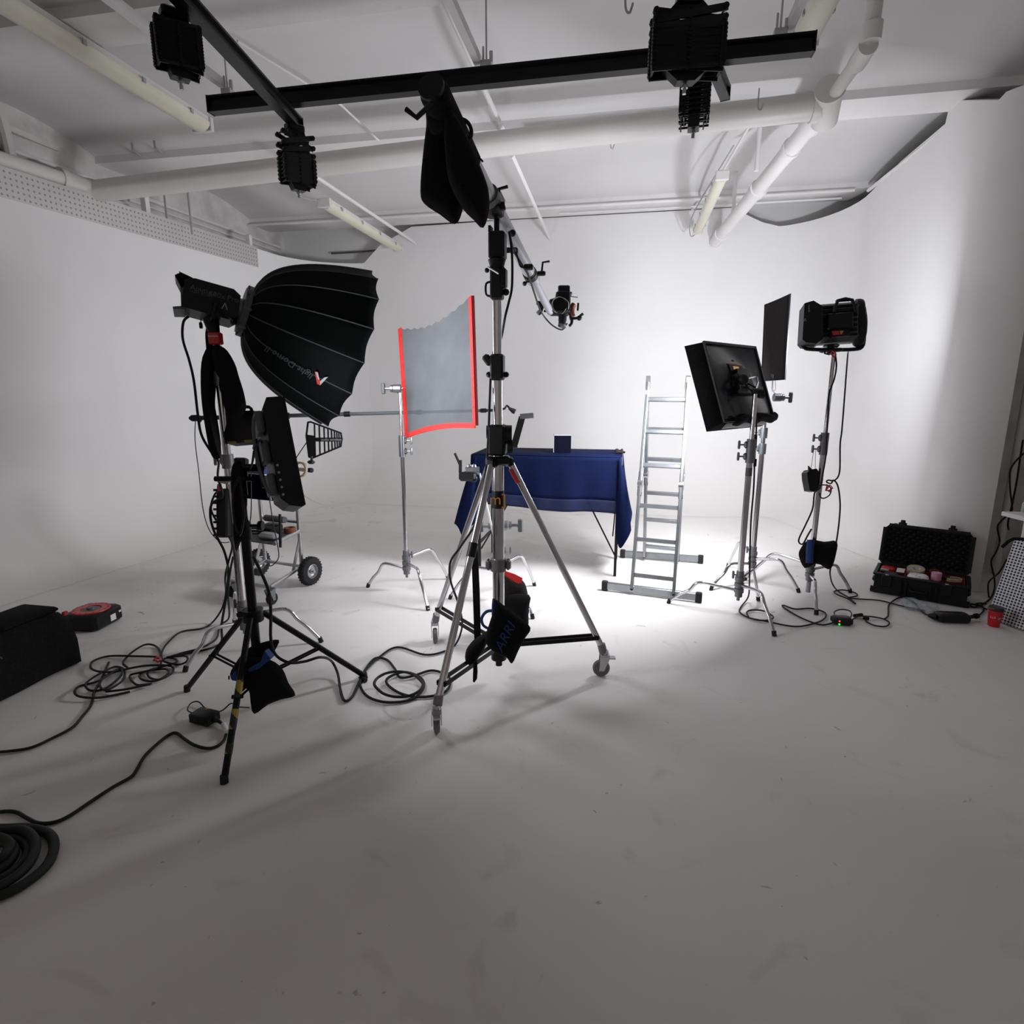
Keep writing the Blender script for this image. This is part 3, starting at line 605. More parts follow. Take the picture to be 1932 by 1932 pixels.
    L0 = V3((-.85, 2.45, 0)); d = (L0-O).normalized(); a = O+d*.06+UZ*zc; e = L0-d*.015+UZ*.17
    t.p('leg_tape', MB().tube([a+(e-a)*.36, a+(e-a)*.42], .024, 10), 'black')
    return t, z
winch_t, wz = winch()
# --- boom arm on the winch stand
O = V3((-.67, 3.05, 0)); PV = O+UZ*2.515; E = AY(1038, 588, 4.4); D = (E-PV).normalized(); LB = (E-PV).length
SD = D.cross(UZ).normalized(); UB = SD.cross(D)
t = T('camera_boom', 'grey telescopic boom arm on top of the winch stand', 'boom arm', PV)
t.p('main_tube', MB().cyl(PV-D*.80, PV+D*.78, .038, n=24), 'boomw')
t.p('telescopic_tube', MB().cyl(PV+D*.76, E, .026, n=20), 'boomw')
t.p('tube_lock', MB().cyl(PV+D*.72, PV+D*.765, .044, n=20).cyl(PV+D*.70, PV+D*.715, .0405, n=20), 'black')
t.p('tube_collar', MB().cyl(PV+D*.767, PV+D*.82, .046, n=20), 'boomw')
m = MB(); m.cyl(PV-D*.84, PV-D*.76, .048, n=20); t.p('end_cap', m, 'black')
def crank(c, pts, r=.007, nm='crank_handle'):
    t.p(nm, MB().tube([V3(c)]+pts, r, 8), 'blackm')
c0 = PV-D*.80; q = [P(818, 218, (c0-CP).dot(FW)-.05), P(786, 222, (c0-CP).dot(FW)-.08), P(766, 206, (c0-CP).dot(FW)-.08)]; q = [P(815, 195, (c0-CP).dot(FW)-.05)]+q[1:]
t.p('crank_handle', MB().tube(q, .009, 8), 'blackm')
c1 = PV-D*.06; dz = (c1-CP).dot(FW)
t.p('crank_handle', MB().tube([P(940, 388, dz-.03), P(940, 357, dz-.03), P(958, 352, dz-.03)], .008, 8), 'blackm')
m = MB(); m.cyl(P(926, 396, dz-.02), P(952, 388, dz-.02), .02, n=12); m.rbox(PV-D*.06, .11, .09, .1, (D, SD, UB), b=.01); t.p('pivot_clamp', m, 'blackm')
t.p('ratchet_wheel', MB().cyl(PV-D*.15, PV-D*.09, .05, n=28), 'grey')
m = MB(); m.cyl(O+UZ*(wz(445)), PV, .014, n=12); za, zb = wz(490), wz(438); m.rbox(O+UZ*(za+zb)/2+V3((.004, 0, 0)), .082, .075, zb-za, b=.008); m.lathe([(.045, .0), (.032, -.05), (.028, -.07)], O+UZ*za, n=14); m.box(O+UZ*(zb+.01)-RT*.03, .012, .06, .03); t.p('pivot_housing', m, 'black')
c2 = P(972, 473, 3.1); m = MB(); m.cyl(P(958, 472, 3.0), c2, .014, n=10); m.rbox(c2, .03, .03, .03, b=.005); m.ball(P(967, 440, 3.0), .018, 10); t.p('geared_knob', m, 'black')
t.p('crank_handle', MB().tube([c2, P(978, 490, 3.1), P(983, 503, 3.12), P(995, 505, 3.14)], .006, 8, 3), 'blackm')
m = MB(); m.rbox(P(997, 504, 3.14), .05, .03, .03, b=.005); m.rbox(P(1021, 516, 3.3), .05, .025, .025, b=.005); t.p('lock_block', m, 'black')
t.p('crank_handle', MB().tube([P(1022, 514, 3.3), P(1024, 495, 3.3), P(1037, 493, 3.3)], .006, 8), 'blackm')
m = MB(); m.cyl(P(998, 531, 3.35), P(990, 533, 3.35), .005, n=8); m.ball(P(990, 535, 3.35), .014, 8); t.p('wing_screw', m, 'black')
# --- camera rig at the boom's front end
t = T('camera_rig', 'small black cine camera rig hanging at the front end of the boom', 'camera', E)
ed = (E-CP).dot(FW)+.02; R_ = lambda x, y, dd=0: P(x, y, ed+dd)
px = ed/FPX
m = MB(); m.rbox(R_(1062, 573), 27*px, .10, 42*px, (RT, FW, UP), b=.012); m.rbox(R_(1053, 580), 34*px, .10, 26*px, (RT, FW, UP), b=.01); body = t.p('camera_body', m, 'black')
m = MB(); m.rbox(R_(1064, 546, -.01), 22*px, .03, 14*px, (RT, FW, UP), b=.006); t.p('monitor', m, 'black')
t.p('monitor_bracket', MB().rbox(R_(1064, 555), 30*px, .05, 6*px, (RT, FW, UP), b=.005), 'grey')
t.p('lens', MB().cyl(R_(1062, 588), R_(1061, 605), .030, n=20).cyl(R_(1061, 604), R_(1060, 616), .027, n=20), 'black')
t.p('lens_ring', MB().cyl(R_(1061, 613), R_(1060, 616.5), .031, n=20), 'grey')
m = MB(); m.tube([R_(1083, 574), R_(1080, 580), R_(1079, 590), R_(1081, 597)], [.02, .022, .022, .018], 10, 3); t.p('wooden_grip', m, 'wood')
m = MB(); m.tube([R_(1076, 580), R_(1077, 600), R_(1079, 603), R_(1078, 611), R_(1074, 615)], .011, 8, 3); m.tube([R_(1080, 601), R_(1090, 600), R_(1096, 595), R_(1100, 592)], .01, 8); m.ball(R_(1093, 600), .02, 8); m.tube([R_(1091, 572), R_(1090, 586)], .008, 6); t.p('side_handle', m, 'blackm')
m = MB(); m.rbox(R_(1022, 575), .035, .04, .06, (RT, FW, UP)); m.ball(R_(1016, 572), .018, 8); m.tube([R_(1024, 575), R_(1020, 590), R_(1016, 593)], .012, 8); m.cyl(R_(1026, 587), R_(1033, 587), .008, n=8); t.p('mounting_clamp', m, 'blackm')
m = MB(); m.tube([R_(1014, 592), R_(1020, 586)], .016, 8); m.ball(R_(1046, 566), .016, 8); t.p('silver_clip', m, 'steel')
for k in range(8):
    a0 = random.uniform(0, 6); pts = [R_(1060+18*cos(a0+i*.9)*random.uniform(.7, 1.1)-4, 576+16*sin(a0+i*.9), -.06+random.uniform(-.02, .02)) for i in range(5)]
    t.p('thin_wire', MB().tube(pts, .0022, 5, 5), 'greyl' if k % 3 == 0 else 'cable')
t.p('signal_wire', MB().tube([R_(1072, 558), R_(1082, 560), R_(1090, 561)], .003, 5, 3), 'cable')
# cable from the winch stand head to the camera
one('boom_cable', 'black cable looping under the boom to the camera', 'cable', MB().tube([P(961, 437, 2.95), P(968, 470, 3.05), P(985, 500, 3.15), P(997, 520, 3.3), P(1013, 568, 3.9), P(1022, 590, 4.15), P(1040, 612, 4.25), P(1060, 622, 4.3), P(1070, 610, 4.3)], .006, 6, 6), 'cable')
one('stand_cable', 'black cable running down beside the winch column', 'cable', MB().tube([P(961, 437, 2.9), P(966, 480, 2.92), P(966, 540, 2.95), P(960, 570, 2.97), P(953, 598, 3.0), P(945, 640, 3.12), P(934, 655, 3.12), P(927, 690, 3.1), P(924, 750, 3.05), P(921, 830, 3.08), P(915, 900, 3.15), P(900, 980, 3.2), P(870, 1030, 3.3), P(850, 1060, 3.35), P(850, 1095, 3.38), P(865, 1140, 3.4), G(872, 1180, .15), G(860, 1215, .012), G(835, 1230, .012), G(800, 1235, .012), G(750, 1221, .012), G(715, 1240, .012), G(680, 1275, .012)], .0065, 6, 6), 'cable')
# ================================================================ SOFT BAGS
def bag_thing(label, name, lobes, extras, cat='sandbag', group=None, o=None, m='fabric'):
    t = T(name, label, cat, o if o is not None else lobes[0][0][0], group)
    for poly, nrm, th in lobes: t.p('lobe', MB().blob(poly, nrm, th, jit=.0012), m)
    for nm, mb, mm in extras: t.p(nm, mb, mm)
    return t
# black saddle bag weighting the rear of the boom
def Q(pts, d): return [P(x, y, d+(e[0] if e else 0)) for x, y, *e in pts]
db = (PV-D*.62-CP).dot(FW)
ex = [('boom_wrap', MB().tube([PV-D*.835, PV-D*.80, PV-D*.6, PV-D*.40], [.045, .056, .052, .046], 20), 'fabric'), ('top_fold', MB().blob(Q([(806, 190), (820, 180), (840, 190), (853, 215), (860, 250), (845, 262), (815, 250), (804, 225)], db-.06), FW, .12), 'fabric'),
      ('handle', MB().tube(Q([(866, 229), (874, 226), (884, 233), (889, 245), (888, 258), (880, 272)], db), .008, 6, 4), 'fabric2'),
      ('tag', MB().tube(Q([(898, 300), (905, 299), (911, 305)], db), .004, 5, 3), 'fabric2')]
bag_thing('large black saddle bag weighting the rear end of the grey boom', 'saddle_sandbag',
          [(Q([(808, 195), (845, 190), (862, 240), (874, 300), (880, 350), (872, 400), (858, 423), (830, 405), (800, 384), (793, 360), (797, 300), (804, 240)], db+.03), FW, .13),
           (Q([(845, 205), (866, 230), (886, 270), (906, 315), (921, 355), (923, 395), (912, 430), (894, 415), (872, 392), (848, 345), (840, 290), (838, 240)], db-.12), FW, .13)], ex, o=P(840, 300, db))
# sandbags on the big winch stand
bag_thing('black sandbag lettered in blue, slung on the winch stand base', 'sandbag',
          [(Q([(934, 1132), (948, 1140), (975, 1160), (1001, 1184), (990, 1205), (978, 1228), (966, 1252), (955, 1240), (935, 1232), (915, 1210), (922, 1180), (930, 1155)], 2.98), FW, .09),
           (Q([(922, 1190), (918, 1215), (905, 1238), (890, 1256), (878, 1246), (880, 1225), (893, 1208), (905, 1200)], 3.1), FW, .13)],
          [('strap', MB().tube(Q([(932, 1152), (918, 1154), (909, 1166), (912, 1180), (926, 1188)], 3.02), .008, 6, 4), 'bluestrap'), ('side_panel', MB().blob(Q([(929, 1130), (937, 1134), (935, 1152), (928, 1165)], 2.99), FW, .03), 'bluestrap')], o=P(940, 1200, 3.0))
tb = T('bag_print', '', '', P(950, 1200, 2.92)); bpy.data.objects.remove(tb.e)
sb = [o for o in COL.objects if o.name.startswith('sandbag')][0]
class _T: pass
tt = _T(); tt.e = sb; tt.o = sb.location.copy()
ang = radians(62); text('ARRI', .072, P(953, 1203, 2.925), RT*cos(ang)+UP*sin(ang), -RT*sin(ang)+UP*cos(ang), 'bluestrap', tt, shear=.3)
one('webbing_strap', 'long black webbing strap hanging inside the winch stand legs', 'strap', MB().prism(Q([(889, 1035), (901, 1033), (905, 1120), (907, 1205), (895, 1215), (893, 1150)], 3.22), FW*.02), 'fabric', o=P(900, 1120, 3.2))
one('strap_tail', 'short strap tail hanging below the front brace of the winch stand', 'strap', MB().prism(Q([(893, 1250), (900, 1246), (901, 1268), (900, 1281), (895, 1288), (892, 1286)], 2.9), FW*.008), 'fabric', o=P(897, 1280, 2.9))
bag_thing('dark grey sandbag with a red handle behind the winch column', 'sandbag',
          [(Q([(950, 1080), (975, 1090), (990, 1100), (997, 1130), (996, 1165), (975, 1172), (945, 1165), (945, 1120)], 4.0), FW, .13)],
          [('red_handle', MB().prism(Q([(952, 1077), (970, 1083), (986, 1091), (984, 1101), (975, 1100), (953, 1086)], 3.9), FW*.02), 'red'),
           ('front_lobe', MB().blob(Q([(948, 1127), (998, 1122), (997, 1150), (995, 1186), (970, 1190), (948, 1170)], 3.88), FW, .09), 'fabric')], o=P(970, 1130, 4.0), m='fabric2')
# sandbag on black tripod
bag_thing('black sandbag with a blue strap hanging on the black tripod stand', 'sandbag',
          [(Q([(447, 1250), (470, 1240), (510, 1245), (533, 1262), (545, 1290), (557, 1312), (530, 1320), (505, 1330), (480, 1347), (474, 1325), (470, 1300), (450, 1290)], 2.83), FW, .08),
           (Q([(434, 1272), (445, 1250), (465, 1225), (495, 1212), (526, 1207), (520, 1225), (508, 1242), (480, 1262), (462, 1285), (442, 1284)], 2.97), FW, .08)],
          [('strap', MB().prism(Q([(468, 1262), (492, 1248), (499, 1228), (510, 1242), (488, 1262), (470, 1268)], 2.785), FW*.05), 'bluestrap'), ('strap', MB().blob(Q([(436, 1275), (452, 1262), (452, 1280), (440, 1284)], 2.92), FW, .03), 'bluestrap'),
           ('cord', MB().tube(Q([(432, 1282), (432, 1275)], 2.95), .004, 5), 'cable')], o=P(490, 1280, 2.9))
bag_thing('black sandbag with a broad blue strap on the rightmost stand', 'sandbag',
          [(Q([(1527, 1018), (1555, 1022), (1578, 1021), (1576, 1045), (1566, 1074), (1550, 1066), (1532, 1064), (1518, 1072), (1508, 1050), (1511, 1035)], 4.62), FW, .13)],
          [('strap', MB().tube(Q([(1530, 1019), (1528, 1035), (1527, 1062)], 4.56), .028, 8, 4), 'bluestrap')], o=P(1545, 1045, 4.6))
# ================================================================ DOME LIGHT
dA = 3.62; AP = P(466, 589, dA-.12); AX = (RT*.80-UP*.215+FW*.53).normalized(); DU = (UP-AX*UP.dot(AX)).normalized(); DV = AX.cross(DU)
RR = 150*dA/1100*1.055; LL = .615; NR = 16
t = T('dome_softbox', 'large black parabolic dome softbox at left, seen from behind', 'softbox', AP)
def dprof(q): return RR*(.02+.98*max(q, .0)**.30) if q > .008 else RR*.24
def dpt(q, a, k=1.): return AP+AX*(LL*q)+(DU*cos(a)+DV*sin(a))*dprof(q)*k
def canopy(u, v):
    a = 2*pi*u; seg = (a*NR/(2*pi)) % 1; sag = 1-.03*sin(pi*seg)*min(1, v*4)
    q = max(.006, v**1.8); return dpt(q, a, sag) - AX*(.014*sin(pi*seg)*v**3)
canopy_o = t.p('canopy', MB().grid(canopy, NR*6, 22), 'dome', sharp=25, solid=.004)
for i in range(NR):
    a = 2*pi*i/NR; t.p('rib', MB().tube([dpt(max(.006, (j/20)**1.8), a, 1.004) for j in range(21)], .0042, 6), 'piping')
t.p('mount_ring', MB().cyl(AP-AX*.035, AP+AX*.01, RR*.26, n=32).cyl(AP-AX*.02, AP-AX*.0, RR*.285, n=32), 'grey')
for k in range(8): a = 2*pi*k/8+.2; t.p('ring_latch', MB().rbox(AP-AX*.005+(DU*cos(a)+DV*sin(a))*RR*.27, .05, .02, .03, (AX, DU, DV), b=.004), 'grey')
t.p('front_diffuser', MB().lathe([(RR*.94, LL*.93), (.001, LL*.93)], AP, AX, 48), 'lit')
area('dome_lamp', AP+AX*(LL*.955), AX, .6, .6, DOME_W, t)
# print on the canopy: near side, lower right, upside down lettering as in the photograph
def on_canopy(px, py):  # march along the ray to the shell
    d = 2.8
    while d < 4.2:
        p = P(px, py, d); r = p-AP; q = r.dot(AX)/LL
        if 0 < q < 1 and (r-AX*r.dot(AX)).length < dprof(q)*1.0: return P(px, py, d-.012)
        d += .004
    return P(px, py, 3.4)
pa, pb = on_canopy(578, 704), on_canopy(514, 664); c = (pa+pb)/2
rt_ = (pb-pa).normalized(); up_ = (on_canopy(548, 700)-on_canopy(556, 672)).normalized()
t2 = text('light Dome II', .056, c+(CP-c).normalized()*.018, rt_, up_, 'piping', t, name='canopy_lettering', ext=.0003, shear=.2)
e_ = [on_canopy(x, y) for x, y in ((594, 701), (600, 702), (604, 719), (612, 712), (619, 711), (604, 727), (598, 724))]
m = MB(); m.add([p+(CP-p).normalized()*.01 for p in (e_[0], e_[1], e_[2], e_[5], e_[6])], [(0, 1, 2, 3, 4)]); t.p('logo_red', m, 'redp')
m = MB(); m.add([p+(CP-p).normalized()*.011 for p in (e_[2], e_[3], e_[4], e_[5])], [(0, 1, 2, 3)]); m.add([p+(CP-p).normalized()*.012 for p in (on_canopy(595, 702), on_canopy(599, 702), on_canopy(603, 716), on_canopy(600, 716))], [(0, 1, 2, 3)]); t.p('logo_white', m, 'greyl')
# lamp head
HX = (RT*.87-UP*.11+FW*.46).normalized(); HY = (UP-HX*UP.dot(HX)).normalized(); HZ = HX.cross(HY)
t = T('monolight', 'black monolight lamp head behind the dome, with small grey lettering', 'film lamp', AP-HX*.15)
c = AP-HX*.185
m = MB(); pr = [(-.15, -.085), (.10, -.095), (.14, -.06), (.14, .06), (.10, .088), (-.10, .092), (-.15, .07)]
m.prism([c+HX*x+HY*y-HZ*.085 for x, y in pr], HZ*.17); hb = t.p('body', m, 'black')
m = MB(); m.prism([c+HX*x+HY*y-HZ*.07 for x, y in ((-.10, .092), (-.15, .07), (-.185, .10), (-.20, .085), (-.165, .03), (-.15, .04), (-.15, .055), (-.178, .085), (-.182, .112), (-.12, .098))], HZ*.14); t.p('rear_handle', m, 'black')
m = MB(); m.prism([c+HX*x+HY*y-HZ*.075 for x, y in ((-.15, .03), (-.165, .02), (-.15, -.08), (-.19, -.095), (-.185, -.108), (-.13, -.095))], HZ*.15); t.p('rear_bumper', m, 'grey')
m = MB(); m.cyl(c+HX*.14, c+HX*.155, .07, n=24); t.p('front_mount', m, 'cast')
sdn = HZ if HZ.dot(FW) < 0 else -HZ
text('Aputure', .04, c+sdn*.087-HX*.05+HY*.035, HX, HY, 'grey', t, parent=hb); text('600x Pro', .042, c+sdn*.087+HX*.055+HY*.028, HX, HY, 'grey', t, parent=hb)
text('LIGHT STORM', .018, c+sdn*.087-HX*.06+HY*.012, HX, HY, 'grey', t, parent=hb); text('Λ', .05, c+sdn*.087+HX*.065-HY*.028, HX, HY, 'greyl', t, parent=hb)
px = dA/1100
c0 = V3((-2.38, 3.15, VZ(-2.38, 3.15, 628)))
m = MB(); m.cyl(c0-UZ*.02, c-HY*.09+HX*.0, .028, .045, 12); m.tube([c-HY*.02+sdn*.1+HX*.02, c-HY*.10+sdn*.07+HX*.01, c-HY*.12], .014, 8); m.cyl(c+sdn*.09-HY*.05+HX*.04, c+sdn*.12-HY*.10+HX*.12, .009, n=8); t.p('yoke', m, 'blackm')
m = MB(); m.tube([P(379, 600, 3.45), P(379, 612, 3.45)], .003, 5); m.rbox(P(379, 614, 3.45), .025, .02, .035); t.p('dangling_key', m, 'black')
m = MB(); m.rbox(V3((-2.37, 3.14, VZ(-2.37, 3.14, 639))), .062, .062, .07, (RT, V3((-RT.y, RT.x, 0)), UZ), b=.006); rc = t.p('red_strap', m, 'redp')
text('Aputure', .017, V3((-2.37, 3.14, VZ(-2.37, 3.14, 639)))-FW*.033+UP*.006, RT, UP, 'white', t, parent=rc)
one('lamp_cable', 'black cable hanging from the rear of the dome lamp down to the floor', 'cable', MB().tube([P(356, 597, 3.4), P(346, 608, 3.4), P(345, 640, 3.4), P(357, 680, 3.4), P(366, 720, 3.4), P(373, 780, 3.4), P(380, 820, 3.42), P(398, 852, 3.45), P(412, 870, 3.5), P(411, 900, 3.5), P(420, 935, 3.5), P(400, 950, 3.55), P(397, 975, 3.6), P(405, 1005, 3.6), P(423, 1040, 3.6), P(431, 1080, 3.62), P(426, 1130, 3.65), P(418, 1180, 3.7), G(417, 1212, .012), G(390, 1225, .012), G(330, 1237, .012)], .0075, 6, 6), 'cable')
one('fine_cable', 'fine black wire falling in a wide loop left of the chrome stand', 'cable', MB().tube([P(369, 792, 4.6), P(368, 830, 4.6), P(375, 890, 4.6), P(383, 960, 4.6), P(395, 1000, 4.6), P(415, 1022, 4.6), P(433, 1023, 4.6)], .0035, 5, 6), 'cable')
# saddle bag on left stand
dd = 3.42
bag_thing('black saddle bag draped over the top of the left chrome stand', 'saddle_sandbag',
          [(Q([(391, 655), (403, 652), (404, 680), (400, 730), (402, 790), (410, 835), (416, 863), (402, 864), (396, 845), (388, 800), (381, 740), (382, 680)], dd), FW, .09),
           (Q([(402, 652), (424, 657), (440, 680), (450, 712), (460, 745), (463, 775), (445, 788), (428, 778), (424, 755), (416, 735), (416, 712), (408, 700)], dd-.02), FW, .10)],
          [('neck', MB().tube(Q([(397, 660), (395, 630), (400, 608)], dd+.0), .022, 8, 3), 'fabric')], o=P(410, 700, dd))
t = T('ballast_case', 'black case with a strip of yellow hazard tape along its bottom edge', 'case', P(447, 810, 3.5))
A_ = [P(417, 778, 3.5), P(477, 774, 3.5), P(482, 832, 3.5), P(425, 837, 3.5)]
t.p('body', MB().prism(A_, FW*.14), 'black'); m = MB(); m.tube(Q([(440, 780), (445, 770), (470, 768), (476, 778)], 3.52), .01, 6, 3); t.p('handle', m, 'black')
t.p('hazard_tape', MB().prism([P(425, 834, 3.495), P(481, 829, 3.495), P(481.5, 833, 3.495), P(426, 838, 3.495)], -FW*.004), 'hazard')
# ================================================================ SLAB LIGHT on the black tripod
dS = 2.78
vv = (UP*213-RT*42).normalized(); nn = (RT*.87+FW*.48+UP*.17); nn = (nn-vv*nn.dot(vv)).normalized(); ww = vv.cross(nn).normalized()
if ww.dot(FW) > 0: ww = -ww
c = P(529, 862, dS+.1); t = T('slab_light', 'thick black panel light seen edge-on, tilted on the black tripod', 'film lamp', P(500, 862, dS))
pr = [(-.255, -.02), (-.215, -.055), (.215, -.055), (.265, -.03), (.265, .035), (.255, .045), (-.265, .045), (-.27, .03)]
t.p('housing', MB().prism([c+vv*x+nn*y-ww*.14 for x, y in pr], ww*.28), 'black', sharp=25)
t.p('bezel', MB().rbox(c+nn*.047, .53, .008, .29, (vv, nn, ww), b=.003), 'black')
t.p('lit_face', MB().box(c+nn*.052, .48, .002, .24, (vv, nn, ww)), 'lit')
area('slab_lamp', c+nn*.06, nn, .30, .48, SLAB_W, t, up=vv)
m = MB(); m.rbox(c+vv*.275, .02, .05, .03, (vv, nn, ww)); t.p('top_latch', m, 'black')
m = MB()
for s in (-.14, .02, .16): m.rbox(c+vv*s-nn*.075+ww*.05, .10, .035, .14, (vv, nn, ww), b=.006)
m.tube([c+vv*.19-nn*.06+ww*.11, c+vv*.17-nn*.10+ww*.11, c-nn*.12+ww*.11, c-vv*.17-nn*.10+ww*.11, c-vv*.19-nn*.06+ww*.11], .008, 8, 3)
t.p('rear_electronics', m, 'grey')
for i in range(5):
    m = MB(); m.cyl(c+vv*(-.06-.035*i)-nn*.04+ww*.14, c+vv*(-.06-.035*i)-nn*.04+ww*.146, .006, n=8); t.p('side_button', m, 'greyl')
hp = V3((-1.81, 2.47, VZ(-1.81, 2.47, 885)))
m = MB(); m.tube([hp, hp+RT*.05, c-nn*.09-vv*.05], .014, 8); m.tube([c-nn*.1+vv*.1, c-nn*.1-vv*.14], .012, 8); t.p('mount_arm', m, 'blackm')
t.p('power_lead', MB().tube([c-nn*.08+vv*.03, P(492, 830, 2.7), P(482, 845, 2.68), P(477, 870, 2.66), P(472, 885, 2.64)], .005, 6, 4), 'cable')
# cable bundle and power supply clamped on the stand at left
t = T('power_supply', 'tall finned black power supply strapped to the left chrome stand', 'power supply', P(424, 970, 3.55))
m = MB(); m.rbox(P(425, 968, 3.6), .07, .10, .30, (RT, FW, UP), b=.01)
t.p('body', m, 'black')
m = MB()
for k in range(8): m.box(P(412, 925+k*12, 3.58), .018, .09, .014, (RT, FW, UP))
t.p('cooling_fins', m, 'black'); t.p('red_plug', MB().rbox(P(414, 921, 3.55), .02, .04, .05, (RT, FW, UP)), 'reddk'); t.p('hook', MB().cyl(P(411, 908, 3.5), P(432, 912, 3.5), .008, n=8), 'greyl')
bag_thing('lumpy black cable bundle tied around the black tripod column', 'cable_bundle', [(Q([(440, 875), (455, 872), (452, 910), (465, 940), (462, 975), (470, 1000), (452, 1025), (446, 1040), (442, 1000), (446, 960), (438, 920)], 2.72), FW, .07)],
          [('cable_loop', MB().tube(Q([(452, 900), (440, 930), (442, 980), (452, 1010), (460, 970), (454, 920)], 2.68), .006, 6, 4, True), 'cable')], cat='cable', o=P(455, 950, 2.72))
# ================================================================ SOUND CART
A0, B0, C0, D0 = G(572, 1100), G(503, 1088), G(512, 1142), G(440, 1128)
for q in (A0, B0, C0, D0): q.z = 0
t = T('sound_cart', 'tubular metal sound cart on fat wheels behind the left stands', 'cart', (A0+B0+C0+D0)/4)
fx = (C0-A0).normalized(); bx = (B0-A0).normalized()
za = VZ(A0.x, A0.y, 885); m_ = 'steel'
for q in (A0, B0): t.p('upright', MB().cyl(q+UZ*.13, q+UZ*za, .017, n=12), m_)
t.p('top_bar', MB().cyl(A0+UZ*za-bx*.16, B0+UZ*za+bx*.14, .017, n=12), m_)
for q in (A0-bx*.16, ): t.p('bar_end', MB().cyl(q+UZ*za, q+UZ*za-bx*.03, .02, n=12), 'rubber')
t.p('cross_bar', MB().cyl(A0+UZ*VZ(A0.x, A0.y, 935), B0+UZ*VZ(A0.x, A0.y, 935), .009, n=10), m_)
zs = VZ(A0.x, A0.y, 1002)
for q in (A0, B0): t.p('shelf_rail', MB().cyl(q+UZ*zs, q+fx*.42+UZ*zs, .017, n=12), m_)
t.p('shelf', MB().hexa([A0+UZ*(zs-.012), B0+UZ*(zs-.012), B0+fx*.42+UZ*(zs-.012), A0+fx*.42+UZ*(zs-.012), A0+UZ*zs, B0+UZ*zs, B0+fx*.42+UZ*zs, A0+fx*.42+UZ*zs]), 'grey')
t.p('back_rail', MB().cyl(A0+UZ*VZ(A0.x, A0.y, 985), B0+UZ*VZ(A0.x, A0.y, 985), .014, n=12), m_)
for a_, b_ in ((A0, C0), (B0, D0), (C0, D0), (A0, B0)): t.p('base_tube', MB().cyl(a_+UZ*.15, b_+UZ*.15, .015, n=12), m_)
for q in (A0, B0): t.p('gusset', MB().prism([q+UZ*.42, q+UZ*.36, q+fx*.12+UZ*.165, q+fx*.17+UZ*.165], bx*.008), m_)
t.p('base_plate', MB().hexa([C0+bx*.02+UZ*.13, D0-bx*.02+UZ*.13, D0-bx*.02-fx*.2+UZ*.13, C0+bx*.02-fx*.2+UZ*.13]+[v+UZ*.01 for v in (C0+bx*.02+UZ*.13, D0-bx*.02+UZ*.13, D0-bx*.02-fx*.2+UZ*.13, C0+bx*.02-fx*.2+UZ*.13)]), m_)
wr = .122
for q, s, nm in ((A0-bx*.09, -1, 'r'), (B0+bx*.09, 1, 'l')):
    wc = V3((q.x, q.y, wr)); ax = bx
    wl = t.p('wheel', MB().lathe([(.06, -.03), (.085, -.036), (.112, -.03), (.122, -.012), (.122, .012), (.112, .03), (.085, .036), (.06, .03)], wc, ax, 32), 'rubber')
    m = MB()
    for k in range(26):
        a = 2*pi*k/26; u_, v_ = frame(ax); r = u_*cos(a)+v_*sin(a); tg = -u_*sin(a)+v_*cos(a)
        m.box(wc+r*.119+ax*.014, .012, .010, .018, (r, tg, ax)); m.box(wc+r*.119-ax*.014, .012, .010, .018, (r, tg, ax))
    t.p('tread', m, 'rubber', wl)
    m = MB(); m.lathe([(.062, -.03), (.056, -.032), (.048, -.012), (.022, -.012), (.02, -.028), (.0, -.03)], wc, ax, 24); m.lathe([(.062, .03), (.056, .032), (.048, .012), (.022, .012), (.02, .028), (.0, .03)], wc, ax, 24); t.p('rim', m, 'steel', wl)
    t.p('axle', MB().cyl(wc-bx*.05*s*-1, V3(((A0 if s < 0 else B0).x, (A0 if s < 0 else B0).y, wr)), .012, n=10), m_)
for q in (C0, D0):
    cs = t.p('castor', MB().box(q+UZ*.128, .09, .07, .008, (fx, bx, UZ)).prism([q+bx*.03+UZ*.125-fx*.04, q+bx*.03+UZ*.125+fx*.04, q+bx*.03+UZ*.04+fx*.0, q+bx*.03+UZ*.04-fx*.03], bx*.005).prism([q-bx*.03+UZ*.125-fx*.04, q-bx*.03+UZ*.125+fx*.04, q-bx*.03+UZ*.04+fx*.0, q-bx*.03+UZ*.04-fx*.03], bx*.005), 'alu')
    t.p('castor_wheel', MB().lathe([(.01, -.017), (.045, -.017), (.05, -.01), (.05, .01), (.045, .017), (.01, .017)], q+UZ*.0508-fx*.015, bx, 20), 'rubber', cs)
# equipment on the cart
dk = 4.45
t = T('mixer_bag', 'dark equipment bag with blue trim clamped to the top of the sound cart', 'equipment bag', P(480, 915, dk))
t.p('body', MB().prism([P(455, 892, dk), P(492, 896, dk), (P(502, 905, dk)), P(512, 945, dk), P(462, 940, dk)], FW*.16), 'cube')
t.p('blue_top', MB().prism([P(452, 880, dk-.01), P(496, 882, dk-.01), P(496, 893, dk-.01), P(453, 890, dk-.01)], FW*.15), 'bluestrap')
t.p('piping', MB().tube(Q([(455, 892), (490, 895), (500, 902), (505, 918), (512, 944)], dk-.01), .005, 6, 3), 'greyl')
m = MB(); m.rbox(P(455, 875, dk), .09, .08, .09, (RT, FW, UP)); m.rbox(P(500, 855, dk-.05), .12, .08, .20, (RT, FW, UP)); m.tube(Q([(478, 846), (490, 846), (494, 860)], dk-.05), .016, 8, 3); m.cyl(P(432, 880, dk), P(500, 880, dk), .02, n=10); t.p('receivers', m, 'black')
